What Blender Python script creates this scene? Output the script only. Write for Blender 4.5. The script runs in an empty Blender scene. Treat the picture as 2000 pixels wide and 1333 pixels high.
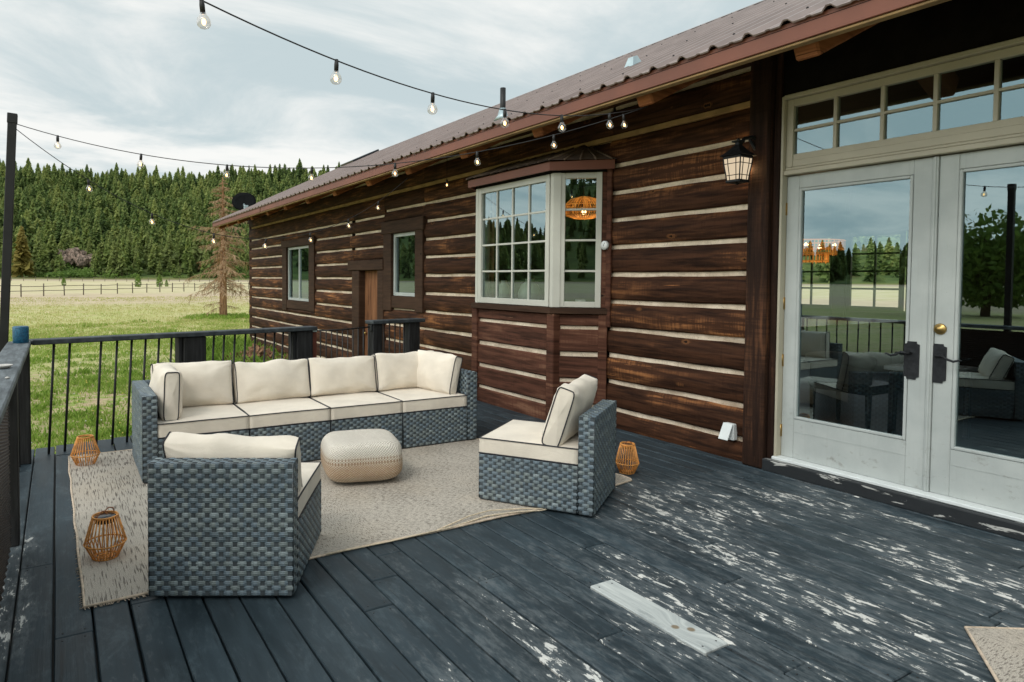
import bpy, bmesh, math, random
import numpy as np
from mathutils import Vector, Matrix, noise
R = math.radians
rnd = random.Random(7)
C = bpy.context.scene.collection
sc = bpy.context.scene
ORG = {}

# ------------------------------------------------------------------ materials
class NT:
    def __init__(s, name):
        s.m = bpy.data.materials.new(name); s.m.use_nodes = True
        s.t = s.m.node_tree; s.t.nodes.clear()
        s.out = s.t.nodes.new('ShaderNodeOutputMaterial')
    def n(s, typ, **k):
        nd = s.t.nodes.new('ShaderNode' + typ)
        for a, v in k.items():
            if a in ('ins',):
                for i, x in v.items(): s.put(nd.inputs[i], x)
            else: setattr(nd, a, v)
        return nd
    def put(s, sock, x):
        if isinstance(x, bpy.types.NodeSocket): s.t.links.new(x, sock)
        elif x is not None:
            if isinstance(x, tuple) and len(x) == 3 and sock.type == 'RGBA': x = (*x, 1)
            sock.default_value = x
    def math(s, op, a, b=None, c=None, clamp=False):
        nd = s.n('Math', operation=op, use_clamp=clamp)
        s.put(nd.inputs[0], a)
        if b is not None: s.put(nd.inputs[1], b)
        if c is not None: s.put(nd.inputs[2], c)
        return nd.outputs[0]
    def mapr(s, v, a, b, c=0., d=1., smooth=True):
        nd = s.n('MapRange', interpolation_type='SMOOTHSTEP' if smooth else 'LINEAR')
        for i, x in enumerate((v, a, b, c, d)): s.put(nd.inputs[i], x)
        return nd.outputs[0]
    def mix(s, f, a, b, mode='MIX'):
        nd = s.n('Mix', data_type='RGBA', blend_type=mode)
        s.put(nd.inputs[0], f); s.put(nd.inputs[6], a); s.put(nd.inputs[7], b)
        return nd.outputs[2]
    def mix_f(s, f, a, b): return s.math('ADD', s.math('MULTIPLY', a, s.math('SUBTRACT', 1., f)), s.math('MULTIPLY', b, f))
    def obj(s): return s.n('TexCoord').outputs['Object']
    def geo(s): return s.n('NewGeometry').outputs['Position']
    def sep(s, v):
        nd = s.n('SeparateXYZ'); s.put(nd.inputs[0], v); return nd.outputs
    def com(s, x, y, z):
        nd = s.n('CombineXYZ'); s.put(nd.inputs[0], x); s.put(nd.inputs[1], y); s.put(nd.inputs[2], z); return nd.outputs[0]
    def scale(s, v, sc_, off=(0, 0, 0)):
        nd = s.n('Mapping'); s.put(nd.inputs[0], v); nd.inputs[3].default_value = sc_; s.put(nd.inputs[1], off); return nd.outputs[0]
    def noise(s, v, scale=5, detail=3, rough=.55, dist=0):
        nd = s.n('TexNoise'); s.put(nd.inputs['Vector'], v)
        nd.inputs['Scale'].default_value = scale; nd.inputs['Detail'].default_value = detail
        nd.inputs['Roughness'].default_value = rough; nd.inputs['Distortion'].default_value = dist
        return nd.outputs['Fac']
    def attr(s, name='rnd'): return s.n('Attribute', attribute_name=name).outputs['Fac']
    def oinfo(s): return s.n('ObjectInfo').outputs['Random']
    def bump(s, h, st=.3, dist=.01):
        nd = s.n('Bump'); s.put(nd.inputs['Height'], h); nd.inputs['Strength'].default_value = st; nd.inputs['Distance'].default_value = dist
        return nd.outputs[0]
    def bsdf(s, col, rough=.6, metal=0., bump=None, spec=.5, **k):
        b = s.n('BsdfPrincipled'); s.put(b.inputs['Base Color'], col); s.put(b.inputs['Roughness'], rough)
        s.put(b.inputs['Metallic'], metal); s.put(b.inputs['Specular IOR Level'], spec)
        if bump is not None: s.put(b.inputs['Normal'], bump)
        for a, v in k.items(): s.put(b.inputs[a.replace('_', ' ')], v)
        s.t.links.new(b.outputs[0], s.out.inputs[0]); return s.m
    def surf(s, sh): s.t.links.new(sh, s.out.inputs[0]); return s.m

def simple(name, col, rough=.6, metal=0., var=.15, sc_=8, bump=.0, spec=.5):
    n = NT(name); p = n.obj(); f = n.noise(p, sc_, 4)
    c = n.mix(n.mapr(f, .3, .7), tuple(x * (1 - var) for x in col), tuple(min(1, x * (1 + var)) for x in col))
    b = n.bump(n.noise(p, sc_ * 8, 3), bump, .004) if bump else None
    return n.bsdf(c, rough, metal, b, spec)

M = {}
def deck_mat(name, left=False):
    n = NT(name); p = n.geo(); r = n.attr(); x, y, z = n.sep(p)
    ro = n.math('MULTIPLY', r, 37.)
    g = n.com(n.math('MULTIPLY', x, 1.), n.math('ADD', y, ro), ro)
    fine = n.noise(n.scale(g, (60, 2.2, 1)), 1, 4, .6)
    mid = n.noise(n.scale(g, (9, 1.6, 1)), 1, 4, .6)
    flake = n.math('ADD', n.math('MULTIPLY', n.noise(n.scale(g, (44, 13, 1)), 1, 6, .68, .25), .66), n.math('MULTIPLY', n.noise(n.scale(g, (15, 4.5, 1)), 1, 3, .6, .2), .34))
    big = n.noise(n.com(x, y, 0.), 1.15, 2, .5)
    # places where the paint is worn: before the door, a strip mid-deck, the left edge
    def blob(cx, cy, rx, ry, amp):
        dx = n.math('DIVIDE', n.math('SUBTRACT', x, cx), rx); dy = n.math('DIVIDE', n.math('SUBTRACT', y, cy), ry)
        d = n.math('ADD', n.math('MULTIPLY', dx, dx), n.math('MULTIPLY', dy, dy))
        return n.math('MULTIPLY', n.mapr(d, 1., 0.), amp)
    w = blob(3.55, 2.1, 1.25, 1.9, .78)
    for a in ((2.6, 1.75, .95, 1.15, .60), (1.6, 2.0, .35, .8, .62), (1.1, 1.9, .5, .5, .35), (-.2, 3.4, .16, 2.0, .75), (.1, 2.2, .4, .5, .3), (3.0, 3.0, .55, .5, .42), (3.9, 5.4, .5, .3, .5), (2.0, 1.2, .9, .5, .4)):
        w = n.math('MAXIMUM', w, blob(*a))
    w = n.math('MULTIPLY', w, n.mapr(big, .25, .7, .55, 1.2))
    w = n.math('MULTIPLY', w, n.mapr(n.noise(n.com(ro, n.math('MULTIPLY', y, .7), 3.), 1, 2), .35, .62, .25, 1.3))
    th = n.math('SUBTRACT', .745, n.math('MULTIPLY', n.math('MINIMUM', n.math('ADD', w, n.math('MULTIPLY', n.mapr(x, .7, 1.6), n.mapr(y, 3.7, 2.5, 0., .27))), .80), .25))
    peel = n.mapr(flake, th, n.math('ADD', th, .022))
    worn = n.mapr(n.math('ADD', flake, n.math('MULTIPLY', mid, .25)), n.math('SUBTRACT', th, .06), n.math('ADD', th, .16))
    base = n.mix(n.mapr(mid, .25, .75), (.0165, .0265, .0335), (.040, .060, .074))
    base = n.mix(n.math('MULTIPLY', n.mapr(n.noise(n.scale(g, (9, 3.2, 1)), 1, 7, .78, .4), .48, .72), .62), base, (.088, .122, .142))
    base = n.mix(n.mapr(n.noise(n.scale(g, (22, 1.1, 1)), 1, 5, .7, .5), .60, .70), base, (.016, .020, .024))
    base = n.mix(n.math('MULTIPLY', n.mapr(r, 0., 1.), .35), base, (.030, .041, .048))
    base = n.mix(n.mapr(fine, .62, .8), base, (.017, .021, .025))
    base = n.mix(n.math('MULTIPLY', worn, .5), base, (.17, .19, .20))
    wood = n.mix(n.mapr(fine, .3, .7), (.52, .53, .51), (.72, .71, .67))
    col = n.mix(peel, base, wood)
    h = n.math('ADD', n.math('MULTIPLY', fine, .5), n.math('MULTIPLY', peel, -.6))
    return n.bsdf(col, n.math('ADD', n.mapr(mid, .2, .8, .42, .62), n.math('MULTIPLY', peel, .2)), 0., n.bump(h, .6, .005), .22)
M['deck'] = deck_mat('deck_paint')

def wood_mat(name, dark, mid_, lite, wear=.5, sy=2.2, sz=26., adze=True, axis=1, rough=.72):
    n = NT(name); p = n.geo(); r = n.attr(); x, y, z = n.sep(p)
    ro = n.math('MULTIPLY', r, 53.)
    al = (x, y, z)[axis]; cr = n.math('ADD', z, n.math('MULTIPLY', x, .06)) if axis == 1 else n.math('ADD', y, x)
    g = n.com(n.math('ADD', al, ro), cr, ro)
    st = n.noise(n.scale(g, (sy, sz, 1)), 1, 5, .62, .3)
    lo = n.noise(n.scale(g, (.8, 2.6, 1)), 1, 4, .55)
    ad = n.noise(n.scale(g, (70, 3.5, 1)), 1, 2, .5)
    spl = n.noise(n.scale(g, (1.1, 75, 1)), 1, 3, .6, .6)
    kv = n.n('TexVoronoi', feature='DISTANCE_TO_EDGE' if False else 'F1'); n.put(kv.inputs['Vector'], n.scale(g, (2.6, 6.5, 1))); kv.inputs['Scale'].default_value = 1.
    kr = n.sep(kv.outputs['Color'])[0]
    kd = n.math('ADD', n.math('ADD', kv.outputs['Distance'], n.math('MULTIPLY', n.math('LESS_THAN', kr, .80), 1.)), n.math('MULTIPLY', n.math('SUBTRACT', ad, .5), .12))
    c = n.mix(n.mapr(st, .30, .66), dark, mid_)
    c = n.mix(n.math('MULTIPLY', n.mapr(lo, .46, .70), .7), c, tuple(v * 1.25 for v in mid_))
    wm = n.math('MULTIPLY', n.mapr(n.math('ADD', n.math('MULTIPLY', st, .8), n.math('MULTIPLY', ad, .28 if adze else .1)), .50, .76), n.mapr(lo, .45, .68))
    c = n.mix(n.math('MULTIPLY', wm, wear * .8), c, lite)
    c = n.mix(n.math('MULTIPLY', n.mapr(kd, .17, .10), .45 * min(1, wear)), c, tuple(v * .5 for v in lite))
    c = n.mix(n.mapr(kd, .085, .06), c, tuple(v * .5 for v in dark))
    c = n.mix(n.math('MULTIPLY', n.mapr(spl, .725, .745), .8 * min(1, wear)), c, tuple(min(1, v * 1.2) for v in lite))
    c = n.mix(n.math('MULTIPLY', n.mapr(spl, .30, .275), .85), c, tuple(v * .25 for v in dark))
    if adze: c = n.mix(n.math('MULTIPLY', n.mapr(ad, .58, .70), .2), c, tuple(v * .45 for v in dark))
    h = n.math('ADD', n.math('MULTIPLY', st, .6), n.math('MULTIPLY', ad, .5 if adze else 0.))
    h = n.math('SUBTRACT', h, n.math('MULTIPLY', n.mapr(spl, .31, .27), .5))
    return n.bsdf(c, rough, 0., n.bump(h, .6, .006), .12)
M['log'] = wood_mat('stained_log', (.0160, .0068, .0037), (.063, .0262, .0132), (.46, .195, .072), 1.0)
M['log_red'] = wood_mat('stained_log_red', (.032, .0140, .0090), (.105, .043, .027), (.32, .18, .11), .8)
M['post'] = wood_mat('dark_post', (.013, .0072, .0052), (.031, .0150, .0095), (.28, .12, .055), .6, axis=2, sz=30.)
M['beam'] = wood_mat('dark_beam', (.030, .017, .011), (.055, .030, .019), (.2, .13, .08), .35, adze=False)
M['olddoor'] = wood_mat('old_plank_door', (.085, .036, .018), (.22, .10, .048), (.45, .27, .14), .9, axis=2, sz=30., adze=False)
M['rafter'] = wood_mat('rafter_end', (.15, .055, .024), (.33, .13, .055), (.55, .30, .15), .7, adze=False)
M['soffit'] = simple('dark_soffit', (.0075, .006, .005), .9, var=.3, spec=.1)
def chink_mat():
    n = NT('chinking'); p = n.geo(); f = n.noise(n.scale(p, (4, 4, 9)), 1, 5, .65); x, y, z = n.sep(p)
    c = n.mix(n.mapr(f, .3, .72), (.50, .40, .295), (.77, .66, .52))
    c = n.mix(n.math('MULTIPLY', n.mapr(n.noise(n.scale(p, (1, 1.4, 4)), 1, 5, .7), .52, .68), .5), c, (.22, .15, .10))
    ck = n.noise(n.scale(p, (1, 9, 3)), 1, 5, .8, 1.)
    c = n.mix(n.mapr(n.math('ABSOLUTE', n.math('SUBTRACT', ck, .5)), .006, .0, 0., .8), c, (.08, .06, .045))
    return n.bsdf(c, .9, 0., n.bump(n.noise(p, 60, 4), .6, .006), .15)
M['chink'] = chink_mat()
M['tan'] = simple('tan_trim', (.29, .185, .080), .8, var=.25, sc_=5)
M['fascia'] = simple('red_brown_fascia', (.165, .053, .029), .55, var=.12, sc_=2)
def roof_mat():
    n = NT('brown_metal_roof'); p = n.geo(); f = n.noise(n.scale(p, (2, 6, 2)), 1, 4)
    c = n.mix(n.mapr(f, .3, .7), (.185, .135, .120), (.255, .192, .174))
    return n.bsdf(c, .33, .1, None, .7)
M['roof'] = roof_mat()
def door_paint():
    n = NT('grey_white_paint'); p = n.geo(); f = n.noise(p, 3.5, 5, .6); br = n.noise(n.scale(p, (60, 60, 3)), 1, 3, .6)
    c = n.mix(n.mapr(f, .3, .7), (.375, .405, .395), (.445, .475, .46)); c = n.mix(n.math('MULTIPLY', n.mapr(br, .55, .75), .18), c, (.30, .31, .29))
    z = n.sep(p)[2]; dirt = n.math('MULTIPLY', n.mapr(n.noise(n.scale(p, (9, 9, 14)), 1, 6, .75), .56, .70), n.mapr(z, .75, .12))
    c = n.mix(n.math('MULTIPLY', dirt, .55), c, (.16, .145, .12)); c = n.mix(n.mapr(n.noise(p, 48, 2), .775, .80), c, (.10, .08, .06))
    return n.bsdf(c, .5, 0., n.bump(br, .12, .002), .3)
M['white'] = door_paint()
M['cream'] = simple('cream_paint', (.50, .50, .445), .5, var=.06, sc_=3, spec=.3)
M['transom'] = simple('cream_transom_paint', (.42, .385, .295), .5, var=.06, sc_=3)
M['blackpaint'] = (lambda n: n.bsdf(n.mix(n.mapr(n.noise(n.scale(n.geo(), (30, 3, 18)), 1, 5, .65, .4), .60, .63), n.mix(n.noise(n.geo(), 9, 4), (.010, .012, .014), (.026, .03, .034)), (.42, .42, .40)), .55, 0., n.bump(n.noise(n.scale(n.geo(), (40, 4, 40)), 1, 4), .3, .004), .4))(NT('chipped_black_paint'))
M['railwood'] = (lambda n: n.bsdf(n.mix(n.mapr(n.noise(n.scale(n.geo(), (14, 3, 14)), 1, 5, .6, .2), .3, .75), (.022, .027, .032), (.06, .072, .08)), .6, 0., n.bump(n.noise(n.scale(n.geo(), (40, 5, 40)), 1, 4), .5, .004), .4))(NT('rail_paint'))
M['railpost'] = (lambda n: n.bsdf(n.mix(n.mapr(n.noise(n.scale(n.geo(), (40, 40, 3)), 1, 5, .6), .35, .75), (.0115, .0115, .012), (.032, .033, .034)), .65, 0., n.bump(n.noise(n.scale(n.geo(), (60, 60, 3)), 1, 3), .4, .003), .3))(NT('post_paint'))
M['capwood'] = (lambda n: n.bsdf(n.mix(n.mapr(n.noise(n.scale(n.geo(), (26, 4, 9)), 1, 6, .62, .3), .32, .72), (.050, .062, .070), (.155, .18, .195)), .62, 0., n.bump(n.noise(n.scale(n.geo(), (60, 7, 9)), 1, 5), .6, .005), .4))(NT('weathered_cap_paint'))
M['black'] = simple('black_metal', (.014, .014, .015), .5, var=.2, spec=.4)
M['iron'] = simple('wrought_iron', (.022, .024, .027), .5, .6, var=.3, sc_=40, bump=.4)
M['brass'] = simple('brass', (.42, .29, .11), .35, 1., var=.1)
M['redpost'] = simple('red_brown_post', (.16, .038, .018), .6, var=.25)
M['galv'] = simple('pale_flashing', (.42, .52, .55), .4, .6, var=.1)
def glass_mat(name, refl=.34, tint=(.86, .90, .90)):
    n = NT(name)
    gl = n.n('BsdfGlossy'); gl.inputs['Roughness'].default_value = 0.; gl.inputs['Color'].default_value = (.72, .95, 1., 1)
    tr = n.n('BsdfTransparent'); tr.inputs[0].default_value = (*tint, 1)
    fr = n.n('Fresnel'); fr.inputs[0].default_value = 1.5
    f = n.math('ADD', n.math('MULTIPLY', fr.outputs[0], 1.3), refl, clamp=True)
    mx = n.n('MixShader'); n.put(mx.inputs[0], f); n.put(mx.inputs[1], tr.outputs[0]); n.put(mx.inputs[2], gl.outputs[0])
    return n.surf(mx.outputs[0])
M['glass'] = glass_mat('window_glass', .15)
M['glass2'] = glass_mat('bay_glass', .14)
def bulb_mat():
    n = NT('bulb_glass'); gl = n.n('BsdfGlossy'); gl.inputs['Roughness'].default_value = .03
    tr = n.n('BsdfTransparent'); tr.inputs[0].default_value = (.93, .90, .86, 1)
    lw = n.n('LayerWeight'); lw.inputs[0].default_value = .35
    mx = n.n('MixShader'); n.put(mx.inputs[0], n.math('ADD', n.math('MULTIPLY', lw.outputs['Facing'], .55), .06)); n.put(mx.inputs[1], tr.outputs[0]); n.put(mx.inputs[2], gl.outputs[0])
    return n.surf(mx.outputs[0])
M['bulb'] = bulb_mat()
def emit(name, col, st):
    n = NT(name); e = n.n('Emission'); e.inputs[0].default_value = (*col, 1); e.inputs[1].default_value = st; return n.surf(e.outputs[0])
M['filament'] = emit('warm_filament', (1., .55, .20), 7.)
M['frost'] = emit('lit_frosted_glass', (1., .80, .55), .72)
M['lampcore'] = emit('lantern_bulb', (1., .66, .30), 6.)
def wicker_mat(name, a, b, c_, d):
    n = NT(name); r = n.attr(); uv = n.n('UVMap').outputs[0]; u, v, _ = n.sep(uv)
    col = n.mix(n.mapr(r, .0, .35, smooth=False), a, b)
    col = n.mix(n.mapr(r, .4, .65, smooth=False), col, c_)
    col = n.mix(n.mapr(r, .75, .9, smooth=False), col, d)
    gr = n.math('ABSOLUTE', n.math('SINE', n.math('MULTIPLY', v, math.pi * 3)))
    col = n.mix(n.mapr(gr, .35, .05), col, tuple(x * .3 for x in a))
    col = n.mix(n.math('MULTIPLY', n.mapr(n.noise(n.scale(n.obj(), (30, 30, 30)), 1, 2), .5, .8), .25), col, d)
    return n.bsdf(col, .42, 0., n.bump(gr, .35, .003), .5)
M['wicker'] = wicker_mat('grey_wicker', (.078, .104, .120), (.145, .196, .236), (.182, .220, .224), (.262, .318, .336))
M['wickershade'] = simple('wicker_stake_shade', (.052, .065, .074), .6, var=.3, sc_=30)  # same wicker as the strands, darkened to paint in the shade of its recess
M['wickerrim'] = wicker_mat('wicker_rim', (.15, .19, .22), (.20, .25, .285), (.22, .265, .28), (.30, .35, .38))
M['brownwicker'] = wicker_mat('brown_wicker', (.045, .020, .013), (.075, .032, .022), (.09, .04, .03), (.12, .055, .04))
def fabric(name, col, f=900):
    n = NT(name); p = n.obj(); lo = n.noise(p, 4, 4)
    c = n.mix(n.mapr(lo, .3, .7), tuple(x * .89 for x in col), tuple(min(1, x * 1.06) for x in col))
    h = n.math('ADD', n.noise(p, 300, 2), n.math('MULTIPLY', n.noise(n.scale(p, (9, 9, 14)), 1, 4, .6, .8), 3.))
    return n.bsdf(c, .85, 0., n.bump(h, .22, .008), .2, Sheen_Weight=.15)
M['cushion'] = fabric('cream_fabric', (.76, .685, .58))
M['piping'] = simple('dark_piping', (.022, .022, .028), .7)
def rug_mat():
    n = NT('woven_rug'); p = n.geo(); x, y, z = n.sep(p)
    def hatch(a, b, off):
        l1 = n.noise(n.com(n.math('MULTIPLY', a, 135.), n.math('MULTIPLY', b, 8.), off), 1, 2, .5)
        l2 = n.noise(n.com(n.math('MULTIPLY', a, 70.), n.math('MULTIPLY', b, 3.), off), 1, 2, .5)
        l3 = n.noise(n.com(n.math('MULTIPLY', a, 190.), n.math('MULTIPLY', b, 34.), off), 1, 2, .5)
        return n.mix_f(n.mapr(x, .6, 1.2), n.math('SUBTRACT', n.math('ADD', n.math('MULTIPLY', l1, .9), n.math('MULTIPLY', l2, .1)), .012), l3)
    hx = hatch(x, y, 0.); hy = hatch(y, x, 5.)
    fx = n.math('FRACT', n.math('MULTIPLY', n.math('ADD', x, .1), .62)); fy = n.math('FRACT', n.math('MULTIPLY', y, .62))
    ck = n.math('ABSOLUTE', n.math('SUBTRACT', n.math('GREATER_THAN', fx, .5), n.math('GREATER_THAN', fy, .5)))
    ck = n.math('MAXIMUM', n.math('LESS_THAN', x, .72), ck)
    h = n.math('ADD', n.math('MULTIPLY', ck, hx), n.math('MULTIPLY', n.math('SUBTRACT', 1., ck), hy))
    sp = n.noise(n.scale(p, (1, 1, 0)), 230, 2, .7)
    den = n.mapr(n.noise(p, 2.2, 3), .3, .7, .50, .575)
    
    dk = n.mapr(n.math('ADD', h, n.math('MULTIPLY', n.math('SUBTRACT', sp, .5), .30)), den, n.math('ADD', den, .09))
    base = n.mix(n.mapr(sp, .3, .7), (.34, .305, .26), (.66, .60, .52))
    base = n.mix(n.math('MULTIPLY', n.mapr(n.noise(p, 1.6, 3), .45, .7), .3), base, (.54, .45, .34))
    c = n.mix(n.math('MULTIPLY', dk, n.mapr(x, .6, 1.3, .78, .60)), base, (.105, .090, .080))
    return n.bsdf(c, .95, 0., n.bump(n.math('ADD', sp, n.math('MULTIPLY', dk, -.8)), .8, .004), .1)
M['rug'] = rug_mat()
M['binding'] = simple('tan_binding', (.58, .47, .36), .9, var=.2, sc_=40)
M['fringe'] = simple('pale_cord', (.62, .52, .38), .9, var=.2, sc_=60)
def pouf_mat():
    n = NT('knitted_pouf'); p = n.obj(); x, y, z = n.sep(p); a = n.math('ARCTAN2', y, x)
    zz = n.math('ADD', z, n.math('MULTIPLY', n.math('SUBTRACT', n.noise(p, 3.5, 2), .5), .07))
    row = n.math('SINE', n.math('MULTIPLY', z, 400.)); cl = n.math('SINE', n.math('MULTIPLY', a, 96.))
    tx = n.math('MULTIPLY', n.math('SINE', n.math('MULTIPLY', x, 330.)), n.math('SINE', n.math('MULTIPLY', y, 330.)))
    st = n.mix(n.mapr(z, .255, .285), n.com(n.math('MULTIPLY', row, cl), 0., 0.), n.com(tx, 0., 0.)); st = n.sep(st)[0]
    st = n.math('ADD', st, n.math('MULTIPLY', n.math('SUBTRACT', n.noise(p, 70, 2), .5), 1.2))
    c = n.mix(n.mapr(zz, .225, .165), n.mix(n.mapr(st, -.6, .6), (.60, .55, .475), (.78, .73, .65)), n.mix(n.mapr(st, -.6, .6), (.52, .41, .30), (.70, .60, .485)))
    band = n.mapr(n.math('ABSOLUTE', n.math('SUBTRACT', zz, .105)), .075, .02)
    c = n.mix(n.math('MULTIPLY', band, n.mapr(st, -.5, .6, .80, .25)), c, (.42, .25, .135))
    c = n.mix(n.math('MULTIPLY', n.mapr(cl, .2, .8), n.mapr(n.math('ABSOLUTE', n.math('SUBTRACT', z, .192)), .008, .004, 0., .8)), c, (.30, .18, .10))
    c = n.mix(n.math('MULTIPLY', n.mapr(cl, .0, .6), n.mapr(n.math('ABSOLUTE', n.math('SUBTRACT', z, .166)), .011, .005, 0., .85)), c, (.27, .15, .08))
    c = n.mix(n.mapr(z, .030, .018), c, (.74, .70, .64))
    return n.bsdf(c, .92, 0., n.bump(st, .6, .008), .1)
M['pouf'] = pouf_mat()
M['rattan'] = simple('rattan', (.74, .33, .085), .5, var=.3, sc_=30)
M['solar'] = simple('solar_panel', (.012, .015, .02), .2)
M['leather'] = simple('leather_strap', (.30, .12, .05), .6)
M['blueceramic'] = (lambda n: n.bsdf(n.mix(n.mapr(n.noise(n.obj(), 90, 3), .35, .7), (.004, .055, .12), (.012, .13, .23)), .35, 0., n.bump(n.noise(n.obj(), 90, 3), .6, .004), .5))(NT('blue_speckled_glaze'))
M['ash'] = simple('pale_stone', (.55, .53, .50), .7)
M['clad'] = simple('pale_plastic', (.66, .70, .70), .5, var=.05)
M['dial'] = simple('white_dial', (.8, .82, .82), .4, var=.03)
def bark(name, a, b):
    n = NT(name); p = n.obj(); f = n.noise(n.scale(p, (18, 18, 4)), 1, 5)
    return n.bsdf(n.mix(n.mapr(f, .3, .7), a, b), .9, 0., n.bump(f, .6, .02), .2)
M['deadbark'] = bark('dead_bark', (.20, .105, .055), (.42, .25, .14))
M['deadtwig'] = bark('dead_twig', (.36, .235, .14), (.60, .44, .29))
M['bark'] = bark('grey_bark', (.07, .05, .035), (.14, .10, .07))
def leaf_mat(name, cols, per_obj=True):
    n = NT(name); r = n.attr(); o = n.oinfo()
    c = n.mix(n.mapr(r, 0., .5, smooth=False), cols[0], cols[1]); c = n.mix(n.mapr(r, .5, 1., smooth=False), c, cols[2])
    if per_obj: c = n.mix(n.math('MULTIPLY', o, .55), c, cols[3])
    n.bsdf(c, .65, 0., None, .2); b = n.out.inputs[0].links[0].from_socket
    tl = n.n('BsdfTranslucent'); n.put(tl.inputs[0], c); mx = n.n('MixShader'); mx.inputs[0].default_value = .42
    n.put(mx.inputs[1], b); n.put(mx.inputs[2], tl.outputs[0]); return n.surf(mx.outputs[0])
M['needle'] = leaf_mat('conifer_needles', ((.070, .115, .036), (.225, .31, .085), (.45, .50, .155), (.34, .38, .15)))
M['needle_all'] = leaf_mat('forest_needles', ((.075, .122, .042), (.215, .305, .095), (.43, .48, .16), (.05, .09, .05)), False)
M['needle_gold'] = leaf_mat('golden_needles', ((.14, .13, .03), (.32, .27, .07), (.46, .37, .12), (.3, .25, .06)))
M['leaf'] = leaf_mat('bush_leaves', ((.065, .125, .032), (.14, .235, .05), (.26, .35, .09), (.2, .3, .07)))
M['grass'] = leaf_mat('grass_blades', ((.135, .245, .034), (.29, .42, .075), (.54, .50, .22), (.2, .3, .06)), False)
M['rock'] = (lambda n: n.bsdf(n.mix(n.mapr(n.noise(n.scale(n.geo(), (1.6, 1.6, .7)), .8, 6, .7), .38, .62), (.06, .055, .04), (.40, .29, .235)), .9, 0., n.bump(n.noise(n.geo(), .8, 6), .8, .5), .2))(NT('pink_grey_rock'))
M['oldfence'] = simple('weathered_fence', (.15, .125, .095), .9, var=.3)
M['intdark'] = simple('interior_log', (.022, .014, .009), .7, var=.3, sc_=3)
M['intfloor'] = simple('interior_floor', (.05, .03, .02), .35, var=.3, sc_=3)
M['darkwood'] = simple('dark_furniture', (.03, .018, .013), .35, var=.3)
M['tabletop'] = simple('honey_tabletop', (.30, .17, .05), .25, var=.2)
M['greyuph'] = simple('grey_upholstery', (.12, .11, .105), .6, var=.2)
M['woven'] = (lambda n: n.bsdf(n.mix(n.attr(), (.30, .10, .015), (.55, .24, .05)), .6, 0., None, .3, Emission_Color=(1., .34, .05, 1), Emission_Strength=n.mapr(n.attr(), 0., 1., .10, .55)))(NT('glowing_woven_shade'))
M['celadon'] = simple('celadon_ceramic', (.38, .46, .38), .4, var=.1)
M['candle'] = simple('white_wax', (.8, .8, .77), .5, var=.02)
M['leafpile'] = simple('dry_leaves', (.22, .12, .06), .9, var=.5, sc_=25)
M['slab'] = simple('stone_slab', (.42, .45, .44), .8)
M['dishblack'] = simple('dish_black', (.008, .009, .010), .9, spec=.1)

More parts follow.
